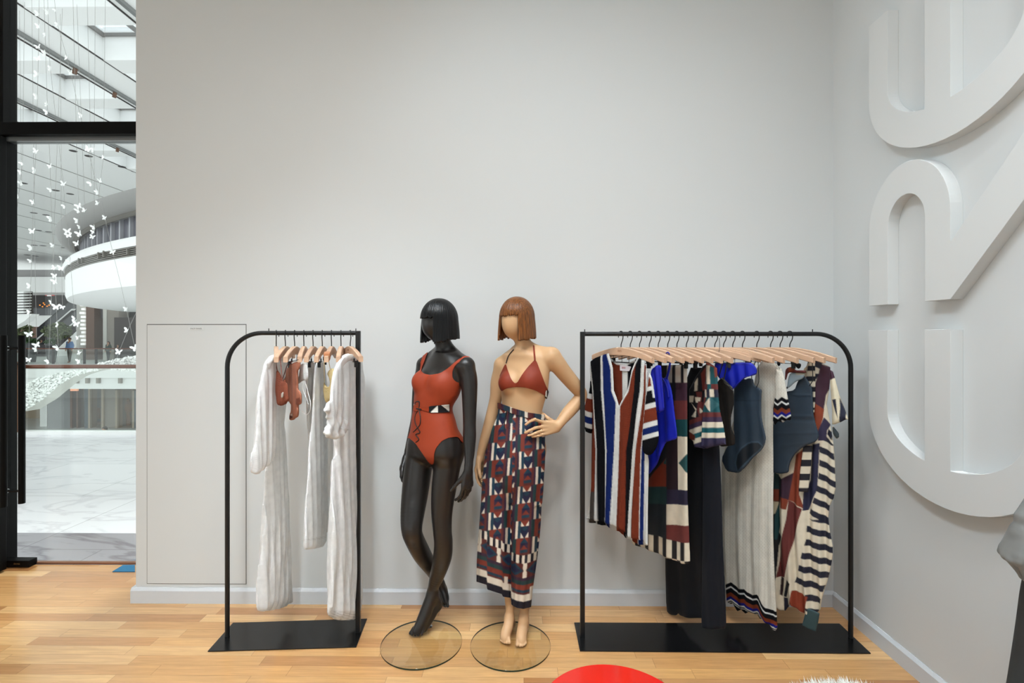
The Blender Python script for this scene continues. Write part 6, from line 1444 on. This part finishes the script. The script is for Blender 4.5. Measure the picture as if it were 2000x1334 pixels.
for x in (-20.9, -22.9, -25.9, -28.8, -31.7, -35, -39, -44): gl.box((x-.022, 7.2, ZC-.012), (x+.022, 60, ZC-.0005))
structure(gl.build('trim_8', M_bar), 'thin dark joints between ceiling panels')
for px, py in ((143,295),(173,305),(238,326),(263,335),(46,358),(109,372),(137,379),(66,416),(90,420),(75,450),(95,453),(67,479),(84,480),(125,484),(140,486),(53,498),(69,500)):
    q = PZ(px, py, ZC-.004); s_ = .055+.0035*q[1]
    o = MB().lathe((q[0], q[1], ZC-.012), [(0, 0), (s_, 0), (s_*1.15, .0115)], 14).build('downlight', M_dkm); tag(o, 'round black downlight in the flat white mall ceiling', 'downlight', 'black downlights in the mall ceiling')
# shimmering leaf sculptures
def leaf_band(name, outline, Y, depth, label, nleaf, size, seed):
    R = np.random.default_rng(seed); root_ = empty(name, P(*np.mean(outline, 0), Y), label, 'sculpture')
    poly = smooth_poly(outline); MB().prism([P(x, y, Y+.05) for x, y in poly], (0, depth, 0)).build('backing', mat('sculpture_net', (206, 204, 198), rough=.7), root_)
    lo, hi = poly.min(0), poly.max(0); V = []; Fc = []
    while len(Fc) < nleaf:
        p = R.uniform(lo, hi)
        if not poly_in(np.array([p[0]]), np.array([p[1]]), poly)[0]: continue
        c = P(p[0], p[1], Y-.02+R.uniform(-.06, .03)); a = nrm(R.normal(0, 1, 3)+np.array([1.2, 0, .4])); b = nrm(np.cross(a, R.normal(0, 1, 3)+np.array([0, -2.5, 0]))); s = size*R.uniform(.6, 1.3); n0 = len(V)
        V += [c-a*s, c+b*s*.45, c+a*s, c-b*s*.45]; Fc.append((n0, n0+1, n0+2, n0+3))
    mesh('leaves', V, Fc, M_leafw, root_, False); return root_
leaf_band('leaf_sculpture', [(40,762),(54,750),(73,739),(96,733),(120,728),(157,723),(190,721),(190,723.5),(179,724.5),(160,729),(140,736),(119,749),(98,766),(78,783),(54,797),(40,806)], 13, .5, 'arching white leaf sculpture seen through the near balustrade', 2200, .05, 1)
leaf_band('leaf_sculpture', [(186,712),(210,706),(235,700),(268,695),(290,693),(290,712),(240,713)], 14, .4, 'white leaf sculpture crest just above the copper handrail', 420, .06, 2)
leaf_band('leaf_sculpture', [(150,722),(190,720.5),(225,722),(268,727),(285,728),(285,725),(240,718),(190,717)], 13.5, .3, 'thin tail of white leaf sculpture below the copper handrail', 160, .05, 4)
lv = empty('lit_louvre_wall', P(40, 595, 24), 'stack of glowing white louvres with a white skirt at the far left', 'sculpture')
for i in range(8):
    y = 571+i*5.5; MB().tube([P(-10, y+1.2, 24), P(20, y+.6, 24), P(46, y, 24), P(62-.2*i, y-.4, 24.5)], [.05, .055, .05, .02], 8).build('louvre', M_leafw, lv, smooth=True)
MB().prism([P(x, y, 24.2) for x, y in [(-10, 613), (62, 613), (58, 618), (48, 627), (35, 635), (20, 641), (-10, 650)]], (0, .4, 0)).build('skirt', M_leafw, lv); MB().prism([P(x, y, 24.6) for x, y in [(-10, 569), (60, 569), (62, 613), (-10, 613)]], (0, .1, 0)).build('backing', mat('louvre_dark', (74, 70, 66), rough=.8), lv)  # plain dark sheet behind the white bars
# trees in tall planters, and shrubs
M_fol = mat('olive_leaves', (108, 118, 84), rough=.7, noise=.25, nscale=3); M_fol2 = mat('green_leaves', (62, 92, 50), rough=.7, noise=.25, nscale=5); M_bark = mat('bark', (86, 70, 56), rough=.9); M_plant = mat('planter_dark', (66, 66, 68), rough=.5)
def foliage(n, c, rad, cnt, size, m, parent, seed):
    R = np.random.default_rng(seed); V = []; Fc = []
    for i in range(cnt):
        d = nrm(R.normal(0, 1, 3)); r = R.uniform(.55, 1.0)**.6; p = np.asarray(c)+d*r*np.asarray(rad)*(1+.15*math.sin(d[0]*7)*math.cos(d[2]*6)); a = nrm(R.normal(0, 1, 3)); b = nrm(np.cross(a, R.normal(0, 1, 3))); s = size*R.uniform(.6, 1.4); k = len(V)
        V += [p-a*s, p+b*s*.5, p+a*s, p-b*s*.5]; Fc.append((k, k+1, k+2, k+3))
    return mesh(n, V, Fc, m, parent, False)
def tree(cx_, cy0, cy1, hw, tr_px, base_px, Y, label, seed, plw):
    base = P(*base_px, Y); base[2] = 0; t = empty('potted_tree', base, label, 'tree'); s = Y/F
    MB().lathe(tuple(base), [(0, 0), (plw*.6*s, 0), (plw*s, 38*s*.95), (plw*s*1.02, 38*s), (plw*s*.9, 38*s), (0, 36*s)], 20).build('planter', M_plant, t, smooth=True)
    c = P(cx_, (cy0+cy1)/2, Y); MB().tube([base+[0, 0, .9], P(tr_px, 668, Y), c], [.06, .05, .03], 8).build('trunk', M_bark, t, smooth=True)
    foliage('foliage', c, (hw*s, hw*s, (cy1-cy0)/2*s), 900, .085, M_fol, t, seed)
    foliage('underplanting', base+np.array([0, 0, 40*s]), (plw*1.1*s, plw*1.1*s, 6*s), 260, .07, M_fol2, t, seed+9); return t
tree(112, 631, 662, 22, 113, (101, 711), 28.4, 'round-headed olive tree in a tall dark planter, centre of the opposite gallery', 11, 10); tree(38, 632, 664, 20, 40, (62, 712), 28.9, 'leftmost olive tree in a dark planter, partly hidden by the pull bar', 12, 10)
# people far across the void
def person(px, foot_y, Y, h, label, shirt, trousers, hairc, lean=0.0, long_hair=False, walk=.1):
    b = P(px, foot_y, Y); s = h/1.72; r = empty('person', b, label, 'person')
    q = lambda x, y, z: b+np.array([x, y, z])*s
    def grp(f, n, m):
        S_ = SDF(b+np.array([-.5, -.45, -.05]), b+np.array([.5, .45, 1.85*s]), .02); f(S_); V_, Q_ = S_.nets(0); V_ = relax(V_, Q_, 1); return mesh(n, V_, Q_, m, r, True)
    def bod(S_):
        S_.ell(q(0, 0, 1.60), (.075*s, .09*s, .115*s), None, .02); S_.cone(q(0, .01, 1.50), q(0, .0, 1.40), .05*s, .06*s); S_.cone(q(0, 0, 1.35), q(0, 0, 1.0), .12*s, .11*s)
        for g in (-1, 1):
            S_.tubechain([q(.18*g, 0, 1.38), q(.23*g, .03, 1.12), q(.22*g, -.06, .88), q(.21*g, -.08, .80)], [.05*s, .042*s, .034*s, .03*s], .02)
            S_.tubechain([q(.09*g, 0, .95), q(.09*g, -walk*g*.5, .5), q(.09*g, -walk*g, .06)], [.085*s, .06*s, .04*s], .02); S_.cone(q(.09*g, -walk*g+.02, .03), q(.09*g, -walk*g-.15, .03), .035*s, .03*s)
    def shi(S_):
        S_.trunk([((z*s+b[2]), b[0], b[1], a_*s, c_*s) for z, a_, c_ in ((.90, .17, .12), (1.1, .165, .12), (1.3, .19, .12), (1.42, .15, .09))], (1, 0), (0, 1), .02)
        for g in (-1, 1): S_.tubechain([q(.16*g, 0, 1.40), q(.22*g, .03, 1.16), q(.225*g, -.04, .96)], [.065*s, .058*s, .05*s], .02)
    def tro(S_):
        S_.ell(q(0, 0, .92), (.165*s, .12*s, .12*s), None, .02)
        for g in (-1, 1): S_.tubechain([q(.085*g, 0, .9), q(.09*g, -walk*g*.5, .5), q(.09*g, -walk*g, .09)], [.095*s, .075*s, .06*s], .02)
    def hai(S_):
        S_.ell(q(0, .02, 1.64), (.088*s, .10*s, .10*s), None, .02)
        if long_hair: S_.cone(q(0, .06, 1.6), q(0, .08, 1.36), .09*s, .10*s)
    grp(bod, 'body', mat('skin', (176, 132, 106), rough=.6)); grp(shi, 'shirt', mat('shirt_%d_%d' % (shirt[0], shirt[2]), shirt, rough=.8)); grp(tro, 'trousers', mat('trou_%d_%d' % (trousers[0], trousers[2]), trousers, rough=.8)); grp(hai, 'hair', mat('hair_%d' % hairc[0], hairc, rough=.6)); return r
person(136, 708, 29.0, 1.45, 'person in a light blue shirt and olive trousers on the opposite gallery', (116, 146, 190), (74, 70, 60), (90, 66, 50))
person(81, 693.5, 40.0, 1.25, 'small person in dark clothes near the foot of the escalator', (44, 44, 48), (40, 40, 44), (50, 40, 36))
person(211.5, 706, 29.8, 1.2, 'person with long dark hair in a dark jacket, right on the opposite gallery', (46, 60, 52), (34, 34, 36), (62, 34, 30), long_hair=True)
person(230, 706, 30.3, 1.05, 'person in dark clothes half hidden near the brown doors', (46, 44, 46), (40, 38, 40), (70, 52, 42))
pq = P(205, 837, 21); person(204, 655+(1.55-(zf))*F/21, 21, 1.62*0+(pq[2]+.12-zf), 'person with dark hair and white shirt on the lower level, seen over the kerb', (226, 224, 218), (90, 84, 78), (58, 46, 40))
# strands of white butterflies
M_bfly = mat('butterfly_white', (252, 252, 250), rough=.45); M_wire = mat('thin_wire', (150, 147, 144), rough=.5)
def bfly_mesh(seed):
    R = np.random.default_rng(seed); op = R.uniform(.2, 1.0)
    V = []; Fc = []
    W = [[(0, .012), (.028, .048), (.062, .058), (.068, .034), (.046, .006), (.02, -.002)], [(0, .004), (.03, 0), (.046, -.014), (.042, -.044), (.022, -.046), (.006, -.02)]]
    for g in (-1, 1):
        for w_ in W:
            n0 = len(V); V += [(g*x*math.cos(op), -x*math.sin(op)-.0, z) for x, z in w_]; Fc.append(tuple(range(n0, n0+6)))
            n0 = len(V); V += [(g*x*math.cos(op), -x*math.sin(op)+.0015, z) for x, z in w_]; Fc.append(tuple(range(n0, n0+6))[::-1])
    mb = MB(); mb.tube([(0, 0, -.035), (0, -.003, 0), (0, 0, .035)], [.002, .004, .0025], 6); n0 = len(V); V += mb.v; Fc += [tuple(i+n0 for i in f) for f in mb.f]
    me = bpy.data.meshes.new('butterfly'); me.from_pydata([tuple(map(float, v)) for v in V], [], Fc); me.materials.append(M_bfly); return me
BM = [bfly_mesh(i) for i in range(6)]
B = [(71,296),(44,319),(98,325),(70,335),(36,336),(42,358),(100,371),(125,360),(65,395),(127,403),(154,403),(151,412),(164,412),(172,292),(184,294),(202,308),(178,358),(196,354),(192,376),(191,398),(205,426),(100,428),(145,432),(158,444),(184,444),(184,453),(180,463),(155,457),(132,452),(137,460),(150,476),(62,452),(64,485),(104,480),(220,492),(124,505),(138,512),(106,524),(118,524),(108,539),(59,510),(29,442),(36,384),
 (75,29),(94,25),(108,19),(115,47),(76,52),(88,67),(73,92),(89,106),(73,115),(131,113),(101,135),(71,148),(136,144),(72,190),(92,205),(93,220),(160,227),(58,560),(111,550),(110,600),(122,600),(99,590),(59,610),(57,653),(115,636),(114,679),(73,674),(70,683),(55,703),(95,706),(146,624),(155,633),(155,660),(155,690),(155,706),(247,604),(249,646),(232,688),(265,680)]
ST_ = [[(77,-90),(76,50),(73,200),(70,300),(65,400),(62,500),(58,600),(56,712)], [(84,-90),(89,100),(93,220),(98,325),(101,430),(105,500),(110,600),(115,712)], [(92,-90),(97,120),(110,240),(124,360),(128,420),(134,470),(138,520),(146,620),(155,690),(156,712)], [(100,-90),(110,40),(131,113),(140,150),(160,240),(172,292),(192,376),(205,426),(220,492),(237,560),(247,604),(268,700)],
  [(48,-90),(44,319),(36,384),(29,442),(26,520)], [(142,-90),(150,300),(154,403),(156,457),(150,480)], [(186,-90),(184,294),(184,444),(180,466)], [(206,-90),(202,308),(196,354),(191,400)], [(290,560),(249,646),(232,688),(224,712)], [(122,-90),(110,330),(100,590),(95,710)], [(118,-90),(120,500),(122,604)], [(62,-90),(68,500),(72,690)], [(150,-90),(166,414)], [(38,-90),(42,362)], [(170,-90),(179,362)]]
Ybf = [10.0,10.4,10.8,10.2,11.4,10.9,11.2,11.0,10.6,11.6,11.8,11.3,11.5,11.7,11.1]
asg = [[] for _ in ST_]
for bx, by in B:
    best = None
    for i, L_ in enumerate(ST_):
        ys_ = [y for _, y in L_]
        if by < min(ys_) or by > max(ys_): continue
        x = np.interp(by, ys_, [x for x, _ in L_]); d = abs(x-bx)
        if best is None or d < best[0]: best = (d, i, x)
    if best and best[0] < 16: asg[best[1]].append((best[2]*.75+bx*.25 if best[0] < 5 else best[2]+(bx-best[2])*.3, by))
names_ = ['strand of white butterflies running straight down from the top, left of its fuller neighbour', 'long strand of white butterflies from the roof to the olive tree', 'strand of white butterflies passing the tip of the round balcony', 'slanting strand of white butterflies crossing the round balcony towards the wall', 'faint strand of white butterflies at the far left beside the door', 'short strand with a butterfly cluster in front of the balcony ring', 'short strand ending with three stacked butterflies before the balcony glass', 'short strand of butterflies above the balcony ring', 'crossing strand of butterflies in front of the brown doors', 'thin strand ending low beside the olive tree', 'thin strand ending at the dark upper gallery', 'thin strand ending with two butterflies above the left planter', 'single butterfly strand ending right of the cluster', 'single butterfly strand beside the door frame', 'single butterfly strand between the ceiling and balcony ring']
for i, (L_, bs_) in enumerate(zip(ST_, asg)):
    Y = Ybf[i]; q = [P(x, y, Y) for x, y in L_]
    if q[0][2] > 7.6: q[0] = np.array([q[0][0], Y, ZC])
    r = empty('butterfly_strand', q[-1], names_[i], 'hanging ornament', 'butterfly strands in the atrium')
    MB().tube(q, .003, 5).build('wire', M_wire, r)
    for j, (x, y) in enumerate(bs_):
        o = bpy.data.objects.new('butterfly', BM[(i*3+j) % 6]); COL.objects.link(o); o.parent = r; o.matrix_parent_inverse = r.matrix_basis.inverted()
        p_ = P(x, y, Y-.01); o.location = tuple(p_); o.rotation_euler = (rng.uniform(-.3, .3), rng.uniform(-.5, .5), rng.uniform(-.6, .6)); sc_ = rng.uniform(.85, 1.25); o.scale = (sc_, sc_, sc_)
# ------------------------------------------------------------------ things at the lower edge of the view
rr_ = .236; zt0 = .42
def top_edge(px, py, z): return PZ(px, py, z)
e_ = PZ(1178, 1295.5, zt0)                      # far rim of the round top
ctr = np.array([e_[0]*(1-rr_/e_[1]*0), e_[1]-rr_, 0])
st = empty('stool', ctr, 'glossy red round stool top at the bottom edge of the view', 'stool')
M_red = mat('red_gloss', (214, 38, 24), rough=.16, coat=.4)
MB().lathe(tuple(ctr), [(0, zt0-.04), (rr_-.012, zt0-.04), (rr_, zt0-.028), (rr_, zt0-.010), (rr_-.006, zt0), (0, zt0)], 72).build('seat', M_red, st, smooth=True)
MB().lathe(tuple(ctr), [(0, .0), (.19, .0), (.19, .012), (.05, .03), (.035, .06), (.035, zt0-.04), (0, zt0-.04)], 40).build('pedestal', M_red, st, smooth=True)
fz = .44; ef = PZ(1617, 1328.5, fz); rf = .30
cf_ = np.array([ef[0], ef[1]-rf, 0])
fs = empty('fur_stool', cf_, 'white fluffy fur stool top just entering at the bottom edge', 'stool')
R_ = np.random.default_rng(4)
MB().lathe(tuple(cf_), [(0, .30), (rf-.03, .30), (rf-.005, .34), (rf-.004, fz-.02), (rf-.02, fz-.006), (0, fz-.002)], 48).build('cushion', mat('fur_white', (240, 237, 230), rough=.95), fs, smooth=True)
V = []; Fc = []
for i in range(8000):
    t = R_.uniform(0, 2*PI); r_ = rf*math.sqrt(R_.uniform(.35, 1)); z = fz-.006-.012*max(0, (r_/rf-.9)/.1); n_ = nrm(np.array([math.cos(t)*max(.2, (r_/rf-.6)*2), math.sin(t)*max(.2, (r_/rf-.6)*2), 1])+R_.normal(0, .35, 3)); p_ = cf_+np.array([r_*math.cos(t), r_*math.sin(t), z]); s_ = nrm(np.cross(n_, R_.normal(0, 1, 3)))*.0022; l_ = R_.uniform(.018, .034); k = len(V)
    V += [p_-s_, p_+s_, p_+n_*l_]; Fc.append((k, k+1, k+2))
mesh('fur', V, Fc, mat('fur_white', (240,237,230)), fs, False)
for a_ in (.6, 2.2, 3.8, 5.4):
    q_ = cf_+np.array([.15*math.cos(a_), .15*math.sin(a_), 0]); MB().tube([q_+[0, 0, .31], q_+np.array([.04*math.cos(a_), .04*math.sin(a_), 0])], [.016, .011], 12).build('leg', mat('tan_wood', (170,126,88)), fs, smooth=True)
